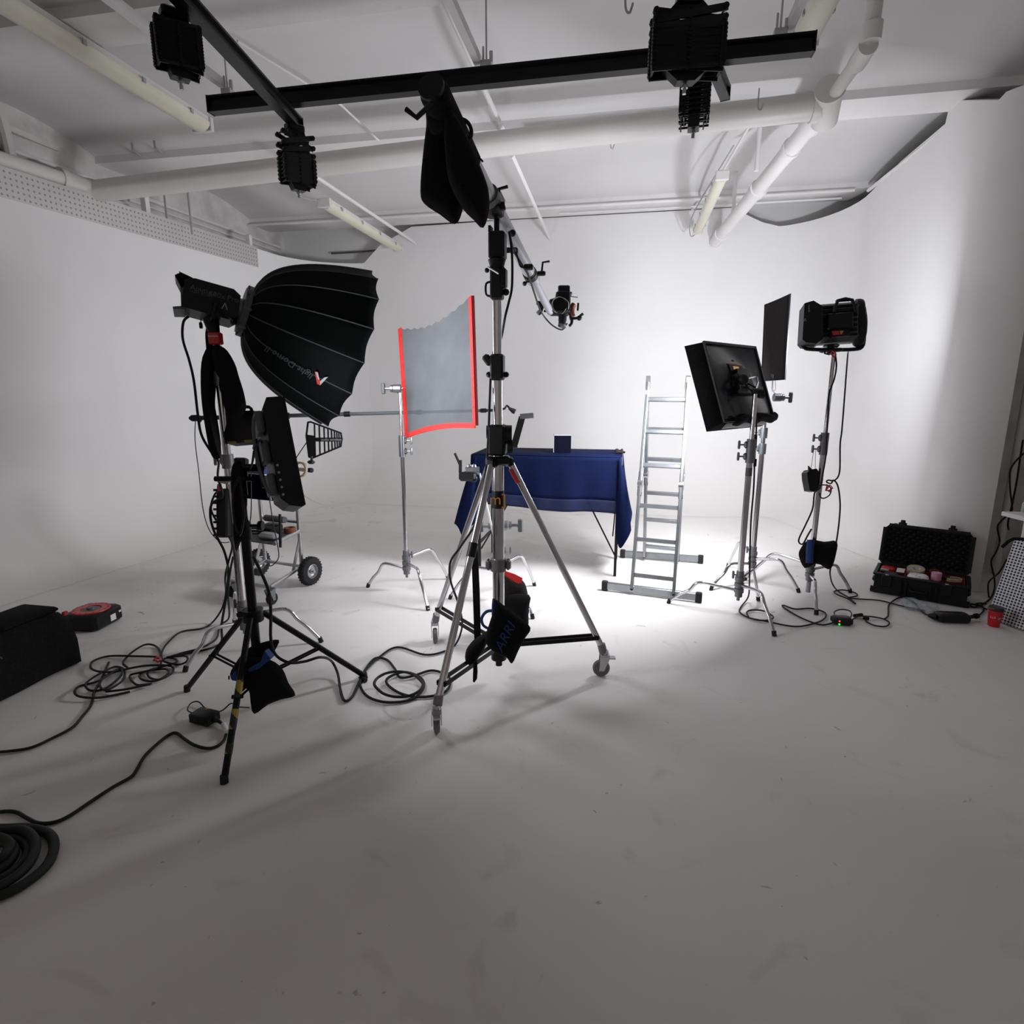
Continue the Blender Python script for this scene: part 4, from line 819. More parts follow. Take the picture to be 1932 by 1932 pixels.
t.p('thin_wires', MB().tube(Q([(478, 850), (474, 890), (474, 960), (470, 1000)], dk-.06), .004, 5, 4).tube(Q([(508, 940), (516, 990), (522, 1020), (526, 1050), (516, 1065), (508, 1068)], dk-.06), .004, 5, 4), 'cable')
def item(name, label, cat, mb, m, g='gear lying on the cart shelf'): return one(name, label, cat, mb, m, g)
S_ = lambda u, v, z=0.: A0+bx*(v*(B0-A0).length)+fx*u+UZ*(zs+z+.001)
item('gear_box', 'flat black box on the cart shelf', 'box', MB().rbox(S_(.16, .5, .035), .2, .16, .07, (fx, bx, UZ)), 'black')
item('gear_box', 'pale grey rounded gadget at the front edge of the cart shelf', 'gadget', MB().rbox(S_(.32, .28, .025), .1, .19, .05, (fx, bx, UZ), b=.02), 'greyl')
item('cable_coil', 'coiled black cable on the left of the cart shelf', 'cable', MB().tube([S_(.3+.06*cos(a), .75+.2*sin(a), .012+.002*k) for k, a in enumerate([i*.5 for i in range(36)])], .008, 6), 'cable')
t = T('tape_roll', 'roll of tape lying at the right end of the cart shelf', 'tape roll', S_(.06, .1, 0)); t.p('roll', MB().lathe([(.03, 0), (.05, 0), (.05, .045), (.03, .045), (.03, 0)], S_(.08, .12, .0), UZ, 24), 'wood')
item('cylinder_case', 'grey cylinder lying across the back of the cart shelf', 'cylinder', MB().cyl(S_(.1, .7, .11), S_(.1, .2, .11), .028, n=16), 'grey')
one('pole_tip', 'short black rod sticking through the cart shelf', 'rod', MB().cyl(P(528, 970, 4.5), P(529, 1033, 4.5), .011, n=10), 'black')
t = T('tape_roll', 'roll of tan tape hung on the top bar of the sound cart', 'tape roll', P(566, 885, 4.55)); u_ = P(566, 886, 4.62)
t.p('roll', MB().lathe([(.048, -.012), (.062, -.012), (.062, .012), (.048, .012), (.048, -.012)], u_, (FW+RT*.25), 28), 'tan')
# antenna paddle
dn = 4.62; t = T('antenna_paddle', 'black paddle antenna with slots standing on the right end of the cart bar', 'antenna', P(588, 862, dn))
def bar(pts, w_=2.2, closed=False, dz=0):
    m = MB()
    q = Q(pts, dn+dz)
    for i in range(len(q)-(0 if closed else 1)):
        a_, b_ = q[i], q[(i+1) % len(q)]; d = (b_-a_).normalized(); s = FW.cross(d).normalized(); m.box((a_+b_)/2, (b_-a_).length+.006, w_*dn/1100, .006, (d, s, FW))
    return m
t.p('frame', bar([(581, 797), (586, 796), (643, 817), (645, 828), (643, 842), (590, 864), (583, 862), (578, 822)], 3.2, True), 'black')
m = MB(); m.prism([P(579, 820, dn), P(593, 822, dn), P(595, 862, dn), P(583, 861, dn)], FW*.006); t.p('solid_base', m, 'black')
sp = t.p('spine', MB().prism([P(592, 825.5, dn), P(644, 825.5, dn), P(644, 833, dn), P(592, 833, dn)], FW*.006), 'black')
m = MB(); xs = [593, 602, 611, 618.5, 625, 630.5, 635, 639]
for i, x in enumerate(xs):
    yt = 797+(x-586)*.36; yb = 864-(x-590)*.42
    m.prism([P(x-1.4, yt, dn), P(x+1.4, yt, dn), P(x+3, yb, dn), P(x+.2, yb, dn)], FW*.005)
t.p('elements', m, 'black'); text('audio wireless', .028, P(625, 829.5, dn-.006), RT, UP, 'greyl', t, parent=sp)
t.p('mount', MB().cyl(P(588, 862, dn), P(588, 870, dn), .01, n=8).rbox(P(587, 872, dn), .05, .05, .03, (RT, FW, UP)), 'black')
t.p('coax', MB().tube(Q([(579, 834), (568, 850), (556, 868), (552, 874)], dn), .004, 5, 3), 'cable')
# ================================================================ BOOM POLE
pa, pb = P(362, 789, 4.75), P(935, 774, 5.0)
t = T('boom_pole', 'long horizontal carbon boom pole running behind the stands', 'boom pole', (pa+pb)/2)
f = lambda k: pa+(pb-pa)*k
t.p('foam_grip', MB().tube([f(-.008), f(0), f(.02), f(.03), f(.22), f(.26)], [.012, .026, .026, .018, .018, .018], 12), 'rubber')
t.p('grip_knob', MB().cyl(f(.255), f(.31), .026, n=14), 'black')
for a_, b_, r in ((.30, .50, .0165), (.50, .74, .0145), (.74, .96, .0125)):
    t.p('section', MB().cyl(f(a_), f(b_), r, n=12), 'grey'); t.p('joint', MB().cyl(f(b_-.012), f(b_+.008), r+.006, n=12), 'black')
t.p('blue_band', MB().cyl(f(.945), f(.965), .013, n=12), 'bluestrap'); t.p('tip', MB().cyl(f(.96), f(1.0), .012, n=12), 'black')
t.p('cable_exit', MB().tube([f(.03)-UP*.015, f(.02)-UP*.05], .008, 6), 'rubber')
t = T('microphone', 'small black microphone at the right end of the boom pole', 'microphone', P(965, 772, 5.0))
t.p('shock_mount', MB().tube(Q([(935, 774), (952, 771), (956, 765), (962, 771)], 5.0), .009, 8, 2), 'black'); t.p('capsule', MB().tube(Q([(960, 770), (968, 775), (972, 777)], 5.0), [.01, .022, .022], 12), 'rubber')
# ================================================================ NET FLAG
dL, dR = 4.72, 3.9
ca_, cb_, cc_, cd_ = P(754, 620, dL), P(888, 559, dR), P(896, 803, dR), P(767, 822, dL)
N_ = (cb_-ca_).cross(cd_-ca_).normalized()
t = T('net_flag', 'square grey net flag with a bright red border on three sides', 'flag', cd_)
def net(u, v):
    a_ = ca_+(cd_-ca_)*v; b_ = cb_+(cc_-cb_)*v; p = a_+(b_-a_)*u
    sag = sin(pi*u)
    top = -UZ*.075*sag*(1-v)**2 + UZ*.03*sag*v**3
    return p+top+N_*.03*sag*sin(pi*v)+UZ*.006*sin(u*60)*(1-v)**12
t.p('net', MB().grid(net, 40, 24), 'net')
def edge(fn, wd=.022):
    m = MB(); pts = [fn(i/14) for i in range(15)]
    for i in range(14):
        a_, b_ = pts[i], pts[i+1]; d = (b_-a_).normalized(); s = N_.cross(d).normalized(); m.box((a_+b_)/2, (b_-a_).length+.004, wd, .012, (d, s, N_))
    return m
t.p('left_border', edge(lambda k: net(0, k)+(ca_-cb_).normalized()*-.005, .05), 'red'); t.p('right_border', edge(lambda k: net(1, k), .032), 'red'); t.p('bottom_border', edge(lambda k: net(k, 1), .036), 'red')
t.p('frame_edge', MB().tube([cb_+(cb_-ca_).normalized()*.018+N_*.01, cc_+(cc_-cd_).normalized()*.018+N_*.01], .007, 8), 'reddk')
t.p('spigot', MB().tube([ca_+(cd_-ca_)*.55, ca_+(cd_-ca_)*.6-RT*.05, V3((-1.76, 4.37, VZ(-1.76, 4.37, 735)))], .006, 8), 'alu')
# ================================================================ TABLE
zt = 1.075
TX0, TX1, TY0, TY1 = -1.35, -.035, 5.10, 5.72
t = T('trestle_table', 'folding table with thin dark crossed legs under the blue cloth', 'table', ((TX0+TX1)/2, (TY0+TY1)/2, 0))
t.p('table_top', MB().rbox(((TX0+TX1)/2, (TY0+TY1)/2, zt-.02), TX1-TX0, TY1-TY0, .03, b=.004), 'black')
for x in (TX0+.06, TX1-.0):
    for y in (TY0+.02, TY1-.05):
        t.p('leg', MB().box((x-.015, y, (zt-.035)/2+.001), .024, .024, zt-.037), 'black')
    t.p('leg_bar', MB().box((x-.015, (TY0+TY1)/2, .25), .02, TY1-TY0-.05, .02), 'black')
a_ = V3((TX0+.1, TY0+.05, .1)); c_ = V3(((TX0+TX1)/2, TY0+.05, zt-.05))
t.p('diagonal_brace', MB().cyl((TX1-.02, TY0+.06, .18), (-.5, TY0+.06, zt-.04), .007, n=8), 'black')
t.p('diagonal_brace', MB().cyl((TX0+.05, TY0+.06, .18), (-.8, TY0+.06, zt-.04), .007, n=8), 'black')
t.p('diagonal_brace', MB().cyl((TX1-.05, TY0+.3, .3), (TX1-.02, TY1-.1, .85), .006, n=8), 'black')
# cloth
t = T('tablecloth', 'navy blue cloth draped over the table', 'cloth', ((TX0+TX1)/2, (TY0+TY1)/2, zt))
e = .012; y0, y1, x0, x1 = TY0-e, TY1+e, TX0-e, TX1+e
t.p('cloth_top', MB().rbox(((x0+x1)/2, (y0+y1)/2, zt+.004), x1-x0, y1-y0, .006, b=.002), 'blue')
zf = VZ(-.6, y0, 968)
def skirt(u, v):
    x = x0+(x1-x0)*u; hem = zf+.01+.05*(1-u)+.01*sin(u*9)
    return V3((x, y0-.004-.02*v-.012*sin(u*13)*v-.006*sin(u*31)*v, zt+(hem-zt)*v))
t.p('front_drop', MB().grid(lambda u, v: skirt(u, v*.77), 70, 12), 'blue', solid=.003)
t.p('front_hem', MB().grid(lambda u, v: skirt(u, .77+v*.23), 70, 5), 'bluesheer', solid=.002)
def side(u, v):  # right side, hangs lower, long folds, points outward at the hem
    y = y0+(y1-y0)*u; drop = .62+.16*sin(pi*min(1, u*1.3))-.05*cos(u*7)
    return V3((x1+.003+.05*v*(.6+.6*sin(u*9+1))+.06*v*v*u, y+.05*sin(u*8)*v*(1-u), zt-drop*v))
t.p('right_drop', MB().grid(side, 40, 24), 'blue', solid=.003)
def corner(u, v):  # front right corner fold
    drop = .66+.22*sin(pi*u); w_ = .07*v
    return V3((x1-.03+.13*u*v**.6, y0-.015-.06*sin(pi*u)*v-.02*v, zt-.003-drop*v*(.92+.08*cos(u*5))))
t.p('corner_fold', MB().grid(corner, 14, 20), 'blue', solid=.003)
def lcorner(u, v):
    drop = .60+.20*sin(pi*u*.9); return V3((x0+.05-.22*u*v**.8, y0-.015-.05*sin(pi*u)*v, zt-.003-drop*v*(1-.12*abs(sin(u*6)))))
t.p('left_corner_fold', MB().grid(lcorner, 16, 20), 'blue', solid=.003)
def lside(u, v):
    y = y0+(y1-y0)*u; return V3((x0-.004-.05*v*(.8+.5*sin(u*10)), y, zt-(.62+.08*sin(u*6))*v))
t.p('left_drop', MB().grid(lside, 30, 16), 'blue', solid=.003)
# cube and clamp on the table
cb = G(1061, 854, zt+.008); s_ = 32*(cb-CP).dot(FW)/1100
rx = V3((cos(radians(8)), sin(radians(8)), 0)); ry = V3((-rx.y, rx.x, 0)); cc0 = cb+ry*s_/2+UZ*s_/2
t = T('display_cube', 'dark navy cube with pale edges standing on the blue cloth', 'cube', cb)
t.p('body', MB().box(cc0, s_, s_, s_, (rx, ry, UZ)), 'cube')
t.p('pale_top', MB().box(cc0+UZ*(s_/2+.002), s_*1.0, s_*1.0, .004, (rx, ry, UZ)), 'pale'); t.p('pale_side', MB().box(cc0-rx*(s_/2+.002), .004, s_, s_, (rx, ry, UZ)), 'pale')
q = G(1169, 856, zt+.008)
t = T('spring_clamp', 'small dark spring clamp on the right end of the table', 'clamp', q)
m = MB(); m.rbox(q+UZ*.016, .07, .03, .022, b=.006); m.rbox(q+V3((-.025, 0, .03)), .03, .02, .03, b=.006); m.rbox(q+V3((.02, .01, .03)), .02, .02, .03, b=.006); t.p('jaws', m, 'brown'); t.p('grip', MB().rbox(q+V3((.035, .0, .014)), .03, .02, .018, b=.004), 'black')
# ================================================================ LADDER
def ladder():
    fl, fr, bl, br = G(1192, 1112, .04), G(1271, 1122, .04), G(1216, 1050, .04), G(1279, 1057, .04)
    tl, tr = AY(1223, 722, 5.3), AY(1299, 722, 5.24)
    t = T('folding_ladder', 'aluminium multi-position ladder standing as an A-frame right of the table', 'ladder', (fl+br)/2*V3((1, 1, 0)) if False else V3(((fl.x+br.x)/2, (fl.y+br.y)/2, 0)))
    H = tl.z
    def stile(a_, b_, nm='stile'):
        mid = a_+(b_-a_)*.5; d = (b_-a_).normalized(); s = (tr-tl).normalized(); n = d.cross(s)
        m = MB(); m.rbox((a_+mid)/2, .024, .06, (mid-a_).length, (s, n, d), b=.004); m.rbox((mid+b_)/2+s*.0, .024, .06, (mid-a_).length, (s, n, d), b=.004); t.p(nm, m, 'alu')
        m = MB(); m.cyl(mid-s*.02, mid+s*.02, .036, n=18); m.rbox(mid-d*.06, .032, .05, .09, (s, n, d), b=.006); m.rbox(mid+d*.06, .032, .05, .09, (s, n, d), b=.006); t.p('hinge', m, 'steel')
        m = MB(); m.rbox(mid-d*.09+n*-.0, .036, .03, .05, (s, n, d)); t.p('hinge_lock', m, 'black')
        t.p('stile_foot', MB().rbox(a_-d*.0, .03, .066, .02, (s, n, d)), 'black')
    t_off = V3((0, .10, 0))
    for a_, b_ in ((fl, tl), (fr, tr), (bl, tl+t_off), (br, tr+t_off)): stile(a_, b_)
    for a_, b_ in ((tl, tr),):
        for q in (tl, tr):
            t.p('top_hinge', MB().prism([q+V3((-.018, -.03, -.05)), q+V3((-.018, .13, -.05)), q+V3((-.018, .1, .045)), q+V3((-.018, .05, .06)), q+V3((-.018, 0, .045))], (.036, 0, 0)), 'steel')
    for L0, L1, R0, R1 in ((fl, tl, fr, tr), (bl, tl+t_off, br, tr+t_off)):
        for k in (.068, .235, .395, .59, .755, .915):
            a_, b_ = L0+(L1-L0)*k, R0+(R1-R0)*k; d = (b_-a_).normalized(); n = (L1-L0).normalized()
            t.p('rung', MB().rbox((a_+b_)/2, (b_-a_).length, .03, .034, (d, n.cross(d), n), b=.004), 'alu')
    for (ax, ay), (bx_, by_) in (((1138, 1104), (1322, 1127)), ((1172, 1044), (1325, 1055))):
        a_, b_ = G(ax, ay, .045), G(bx_, by_, .045); d = (b_-a_).normalized(); n = d.cross(UZ)
        s = t.p('stabiliser_bar', MB().rbox((a_+b_)/2+UZ*.0, (b_-a_).length, .03, .062, (d, n, UZ), b=.004), 'alu')
        for q, sgn in ((a_, -1), (b_, 1)): t.p('rubber_foot', MB().rbox(q-d*sgn*.015+UZ*-.002, .05, .04, .085, (d, n, UZ), b=.006), 'rubber', s)
    t.p('sticker', MB().box(tl-(tl-fl)*.055-V3((.0, .0, 0)), .03, .065, .05), 'tan')
ladder()
# ================================================================ PANEL LIGHT (right, on nearer stand)
d1, d2 = 4.02, 4.55
b_ = [P(1327, 645, d1), P(1420, 657, d2), P(1463, 786, d2), P(1366, 795, d1)]
X_ = ((b_[1]-b_[0])+(b_[2]-b_[3])).normalized(); Y_ = ((b_[0]-b_[3])+(b_[1]-b_[2])); Y_ = (Y_-X_*Y_.dot(X_)).normalized(); Z_ = X_.cross(Y_)
if Z_.dot(FW) > 0: Z_ = -Z_                       # Z_ points out of the back, towards the camera
c = sum(b_, V3())/4; sw = ((b_[1]-b_[0]).length+(b_[2]-b_[3]).length)/2; sh = ((b_[0]-b_[3]).length+(b_[1]-b_[2]).length)/2
t = T('panel_light', 'large flat black panel light at right, its back and control display facing us', 'film lamp', c)
t.p('housing', MB().rbox(c-Z_*.03, sw, sh, .06, (X_, Y_, Z_), b=.01), 'plate', label='glossy dark grey back plate')
k = .07; m = MB()
def fr_(x, y, z): return c+X_*x+Y_*y+Z_*z
w2, h2 = sw/2, sh/2
m.add([fr_(-w2, -h2, 0), fr_(w2, -h2, 0), fr_(w2, h2, 0), fr_(-w2, h2, 0), fr_(-w2-k*.5, -h2-k*.5, -.125), fr_(w2+k*.5, -h2-k*.5, -.125), fr_(w2+k*.5, h2+k*.3, -.125), fr_(-w2-k*.5, h2+k*.3, -.125)], [(0, 1, 5, 4), (1, 2, 6, 5), (2, 3, 7, 6), (3, 0, 4, 7)])
t.p('softbox_skirt', m, 'fabric', solid=.006)
m = MB()
for sx, sy, cx, cy in ((sw+.015, .018, 0, h2), (sw+.015, .018, 0, -h2), (.018, sh+.015, w2, 0), (.018, sh+.015, -w2, 0)): m.box(fr_(cx, cy, .003), sx, sy, .012, (X_, Y_, Z_))
t.p('rim', m, 'black')
t.p('lit_face', MB().box(fr_(0, 0, -.11), sw, sh, .004, (X_, Y_, Z_)), 'lit'); area('panel_lamp', fr_(0, 0, -.14), -Z_, sw, sh, PANEL_W, t, up=Y_)
def on_back(px, py, dz=.01):
    r = ray(px, py); tt_ = (c+Z_*dz-CP).dot(Z_)/r.dot(Z_); return CP+r*tt_
def quad(pts, dz, th): return MB().prism([on_back(x, y, dz) for x, y in pts], Z_*th)
t.p('control_box', quad([(1378, 700), (1400, 700), (1412, 736), (1385, 732)], .0, .05), 'black')
t.p('battery_plate', quad([(1374, 734), (1425, 735), (1428, 747), (1378, 747)], .0, .06), 'black')
s = t.p('display', quad([(1374, 688), (1399, 690), (1404, 702), (1378, 700)], .003, .006), 'black')
t.p('display_print', quad([(1383, 691), (1393, 692), (1396, 701), (1385, 700)], .01, .002), 'screen', s); t.p('red_line', quad([(1372, 685), (1398, 688), (1399, 690), (1373, 687)], .003, .003), 'redp', s); t.p('dial', MB().cyl(on_back(1401, 696, .01), on_back(1401, 696, .025), .012, n=14), 'greyl', s)
t.p('small_label', quad([(1382, 677.5), (1387, 678), (1387.5, 680.5), (1382.5, 680)], .003, .002), 'greyl')
m = MB(); k1 = on_back(1402, 716, .12); m.tube([on_back(1390, 708, .04), k1, on_back(1405, 722, .12)], .018, 8, 3); m.ball(k1, .04, 10); m.rbox(on_back(1390, 722, .06), .05, .12, .03, (X_, Y_, Z_)); m.cyl(on_back(1384, 708, .05), on_back(1384, 730, .05), .012, n=8); yk = t.p('ball_mount', m, 'black')
ps = V3((.875, 4.4, VZ(.875, 4.4, 738)))
m = MB(); m.tube([k1, P(1424, 711, 4.25), P(1429, 712, 4.22), P(1430, 722, 4.2), ps], .007, 8); t.p('chrome_pin', m, 'chrome')
m = MB(); m.rbox(ps+UZ*.0, .05, .05, .04); m.tube([ps+RT*.05, on_back(1412, 724, .05)], .006, 6); m.rbox(ps+RT*.04-UP*.02, .05, .02, .06); t.p('spigot_clamp', m, 'black')
t.p('bottom_flap', MB().grid(lambda u, v: fr_(-w2*.8+sw*.93*u, -h2+.03-.01*sin(u*17)-.065*v, .01+.05*sin(pi*v)*(.7+.3*sin(u*11))), 30, 6), 'fabric', solid=.004)
t.p('silver_strip', MB().grid(lambda u, v: fr_(-w2*.85+sw*.85*u, -h2-.012-.03*v, -.01-.05*v+.01*sin(u*9)), 20, 3), 'greyl', solid=.002)
t.p('power_lead', MB().tube([on_back(1405, 722, .08), P(1412, 732, 4.2), P(1422, 745, 4.2), P(1427, 790, 4.2), P(1426, 830, 4.2), P(1424, 860, 4.2), P(1422, 920, 4.22), P(1417, 980, 4.3), P(1415, 1040, 4.35), P(1414, 1090, 4.4), G(1412, 1125, .05), G(1398, 1145, .012), G(1396, 1155, .012), G(1412, 1165, .012), G(1445, 1172, .012), G(1500, 1182, .012), G(1540, 1175, .012), G(1557, 1165, .012), G(1555, 1155, .012), G(1530, 1148, .012), G(1500, 1149, .012), G(1478, 1142, .012), G(1480, 1147, .012), G(1510, 1165, .012), G(1545, 1178, .012), G(1565, 1177, .012), G(1577, 1172, .02)], .006, 6, 6), 'cable')
t.p('lead_plug', MB().cyl(P(1426, 820, 4.2), P(1424.5, 845, 4.2), .011, n=10), 'black'); t.p('lead_plug', MB().cyl(P(1425, 866, 4.2), P(1424, 880, 4.2), .011, n=10), 'black')
one('extra_cable', 'loose loop of black cable on the floor between the right stands', 'cable', MB().tube([G(x, y, .018) for x, y in ((1412, 1163), (1409, 1155), (1418, 1151), (1438, 1152), (1452, 1158), (1459, 1165), (1450, 1170), (1430, 1170), (1414, 1166))], .006, 6, 5), 'cable')
# ================================================================ BLACK FLAG
fa, fb, fc, fd = P(1443.5, 575, 5.25), P(1491, 555, 4.75), P(1481, 716, 4.75), P(1437, 719, 5.2)
t = T('black_flag', 'tall narrow black cloth flag above the panel light', 'flag', (fa+fc)/2); N_ = (fb-fa).cross(fd-fa).normalized()
t.p('cloth', MB().grid(lambda u, v: fa+(fb-fa)*u+((fd+(fc-fd)*u)-(fa+(fb-fa)*u))*v+N_*.006*sin(pi*u)*sin(pi*v), 8, 8), 'fabric2', solid=.008)
t.p('wire_frame', MB().tube([fa, fb, fc, fd], .007, 8, 0, True), 'black')
g0 = V3((1.19, 5.12, VZ(1.19, 5.12, 750)))
t.p('pin', MB().tube([P(1458, 706, 5.0), P(1457, 735, 5.05), g0], .006, 8), 'steel'); t.p('pin_loop', MB().tube([P(1460, 712, 5.0), P(1463, 715, 5.0), P(1463, 736, 5.02), P(1456, 738, 5.02)], .004, 6), 'steel'); t.p('logo_tab', MB().prism([P(1454, 706, 4.95), P(1462, 706, 4.95), P(1461, 715, 4.95), P(1457, 714, 4.95)], N_*.006), 'greyl')
# ================================================================ BOXY LAMP
dl = 4.32; t = T('fixture_lamp', 'boxy black film lamp with top handle on the rightmost stand', 'film lamp', P(1572, 655, dl))
LX = (RT*.965-FW*.25).normalized(); LZ = UP.copy(); LZ = (LZ-LX*LZ.dot(LX)).normalized(); LY = LX.cross(LZ)*-1
px = dl/1100; c = P(1573, 612, dl+.1)
bd = t.p('body', MB().rbox(c, 92*px, .14, 74*px, (LX, LY, LZ), b=.03), 'grey', label='dark grey ribbed body')
t.p('left_frame', MB().prism([P(x, y, dl-.04) for x, y in ((1518, 572), (1535, 567), (1553, 578), (1553, 640), (1540, 648), (1520, 646), (1514, 640))], LY*.17), 'black')
t.p('right_frame', MB().blob(Q([(1610, 572), (1626, 565), (1631, 580), (1634, 603), (1634, 625), (1629, 650), (1615, 655), (1608, 640)], dl+.06), LY, .16, jit=.004), 'black')
m = MB()
for i in range(7): m.rbox(c+LZ*(.11-i*.036)-LY*.08+LX*.02, 60*px, .018, .02, (LX, LY, LZ), b=.004)
t.p('cooling_ribs', m, 'black'); t.p('fan_box', MB().rbox(P(1584, 606, dl-.02), 44*px, .05, 30*px, (LX, LY, LZ), b=.01), 'black')
t.p('top_handle', MB().tube(Q([(1574, 590), (1581, 567), (1608, 566), (1614, 590)], dl-.03), .012, 8, 2).rbox(P(1590, 567, dl-.03), 26*px, .02, 5*px, (LX, LY, LZ)), 'black')
t.p('display', MB().prism([P(x, y, dl-.03) for x, y in ((1568, 623), (1602, 621), (1606, 633), (1570, 636))], FW*.03), 'black')
t.p('red_print', MB().prism([P(x, y, dl-.035) for x, y in ((1570, 625), (1583, 624), (1584, 631), (1572, 632))], FW*.004), 'redp'); t.p('orange_print', MB().prism([P(x, y, dl-.035) for x, y in ((1585, 624), (1592, 624), (1588, 631), (1586, 630))], FW*.004), 'orange')
text('Λ', .03, P(1519, 604, dl-.045), RT, UP, 'greyl', t); text('aputure', .016, P(1526, 582, dl-.045), UP, -RT, 'greyl', t)
t.p('yoke', MB().tube(Q([(1514, 610), (1513, 640), (1517, 655), (1530, 659), (1575, 660), (1612, 659), (1626, 655), (1630, 640), (1631, 610)], dl+.06), .014, 8, 3), 'black')
t.p('swivel', MB().cyl(P(1568, 650, dl+.05), P(1567, 668, dl+.05), .025, n=14).rbox(P(1568, 661, dl+.03), .16, .05, .025, (LX, LY, LZ)).tube(Q([(1556, 660), (1556, 667), (1565, 669)], dl), .006, 6), 'black'); t.p('safety_loop', MB().tube(Q([(1570, 662), (1577, 668), (1574, 674), (1569, 668)], dl-.01), .005, 6, 3, True), 'redp')
t.p('bright_bracket', MB().rbox(P(1568, 653, dl+.08), .11, .04, .03, (LX, LY, LZ)), 'alu')
t.p('lit_face', MB().box(c+LY*.078, 80*px, .004, 62*px, (LX, LY, LZ)), 'lit')
area('box_lamp', c+LY*.09, LY*.93-RT*.36+UP*.22, .32, .24, LAMP_W, t, up=LZ, spread=165)
t.p('power_lead', MB().tube(Q([(1576, 668), (1578, 690), (1574, 715), (1564, 745), (1562, 790), (1559, 830), (1558, 860), (1553, 890), (1547, 920), (1537, 930), (1533, 960), (1520, 990), (1508, 1015), (1508, 1024), (1515, 1026), (1524, 1010), (1531, 998)], dl+.05), .006, 6, 6), 'cable')
one('lamp_cable', 'black cable dropping right of the boxy lamp to the floor', 'cable', MB().tube(Q([(1600, 662), (1597, 700), (1594, 740), (1591, 780), (1588, 815), (1585, 840), (1584, 890), (1575, 906), (1562, 906), (1560, 910), (1568, 912), (1573, 906), (1581, 918), (1585, 950), (1583, 985), (1578, 1022), (1570, 1060)], 4.6)+[P(1566, 1080, 4.65), G(1570, 1100, .06), G(1580, 1114, .012), G(1602, 1128, .012), G(1614, 1139, .012), G(1600, 1130, .02), G(1580, 1122, .02), G(1574, 1116, .012), G(1590, 1113, .012), G(1612, 1118, .012), G(1617, 1124, .012), G(1600, 1128, .02), G(1618, 1130, .012), G(1660, 1133, .012), G(1700, 1143, .012), G(1745, 1152, .012)], .006, 6, 6), 'cable')
t = T('control_box', 'black ballast box hung on the rightmost stand', 'control box', P(1534, 903, 4.55))
t.p('body', MB().prism([P(x, y, 4.5) for x, y in ((1523, 892), (1528, 886), (1541, 884), (1545, 890), (1543, 922), (1538, 928), (1528, 926), (1524, 905))], FW*.09), 'black'); t.p('clip', MB().tube(Q([(1527, 890), (1526, 880), (1530, 886)], 4.5), .009, 6), 'black')
t.p('thin_cord', MB().tube(Q([(1536, 845), (1530, 884)], 4.55), .002, 4), 'greyl'); t.p('thin_cord', MB().tube(Q([(1539, 845), (1538, 884)], 4.55), .002, 4), 'greyl')
t.p('loop_lead', MB().tube(Q([(1541, 922), (1545, 916), (1553, 915), (1562, 916), (1568, 923), (1565, 934), (1555, 940), (1548, 938), (1547, 930)], 4.5), .005, 6, 5), 'cable')
one('red_clip', 'small red cable clip hanging beside the rightmost stand', 'clip', MB().tube(Q([(1561, 914), (1558, 926), (1565, 925), (1571, 921), (1566, 915), (1559, 924), (1566, 928)], 4.5), .006, 6), 'redp')
# ================================================================ FLOOR OBJECTS, RIGHT
bl_, br_ = G(1646, 1117), G(1822, 1148); X_ = (br_-bl_).normalized(); Y_ = UZ.cross(X_); Lc = (br_-bl_).length; Dc = .33; Hc = .17
def K(u, v, z=0.): return bl_+X_*(u*Lc)+Y_*(v*Dc)+UZ*z
t = T('hard_case', 'open black rugged case full of tape and tools by the right wall', 'case', K(.5, .5))
m = MB(); th = .018
m.box(K(.5, .5, .02), Lc, Dc, .03, (X_, Y_, UZ))
for (u, v, sx, sy) in ((.5, .027, Lc, th), (.5, .973, Lc, th), (.015, .5, th, Dc), (.985, .5, th, Dc)): m.rbox(K(u, v, .02+Hc/2-.005), sx, sy, Hc-.02, (X_, Y_, UZ), b=.004)
base = t.p('base', m, 'black')
m = MB(); m.box(K(.5, .5, .045), Lc-.04, Dc-.04, .015, (X_, Y_, UZ))
for (u, v, sx, sy) in ((.5, .065, Lc-.05, .006), (.5, .935, Lc-.05, .006), (.045, .5, .006, Dc-.05), (.955, .5, .006, Dc-.05), (.33, .5, .006, Dc-.05)): m.box(K(u, v, .10), sx, sy, .125, (X_, Y_, UZ))
t.p('red_lining', m, 'reddk', base)
m = MB()
for (u, v, sx, sy) in ((.5, -.01, Lc+.02, .02), (.5, 1.01, Lc+.02, .02), (-.005, .5, .02, Dc+.02), (1.005, .5, .02, Dc+.02)): m.rbox(K(u, v, Hc-.005), sx, sy, .018, (X_, Y_, UZ), b=.004)
t.p('lip', m, 'black', base)
for u in (.14, .78): t.p('latch', MB().rbox(K(u, -.05, Hc-.05), .07, .02, .09, (X_, Y_, UZ), b=.004), 'black', base); t.p('padlock_eye', MB().rbox(K(u, -.04, Hc-.0), .025, .014, .008, (X_, Y_, UZ), b=.002), 'steel', base)
m = MB()
for u in (.3, .36, .62, .68): m.rbox(K(u, -.04, .08), .016, .022, .12, (X_, Y_, UZ), b=.004)
m.tube([K(.4, -.04, .08), K(.42, -.10, .07), K(.57, -.10, .07), K(.6, -.04, .08)], .009, 8); t.p('front_handle', m, 'black', base)
for u in (-.01, 1.01):
    m = MB(); m.cyl(K(u, .08, .025)-X_*.015, K(u, .08, .025)+X_*.015, .024, n=14); m.rbox(K(u, .5, .09), .03, .16, .04, (X_, Y_, UZ)); t.p('wheel', m, 'black', base)
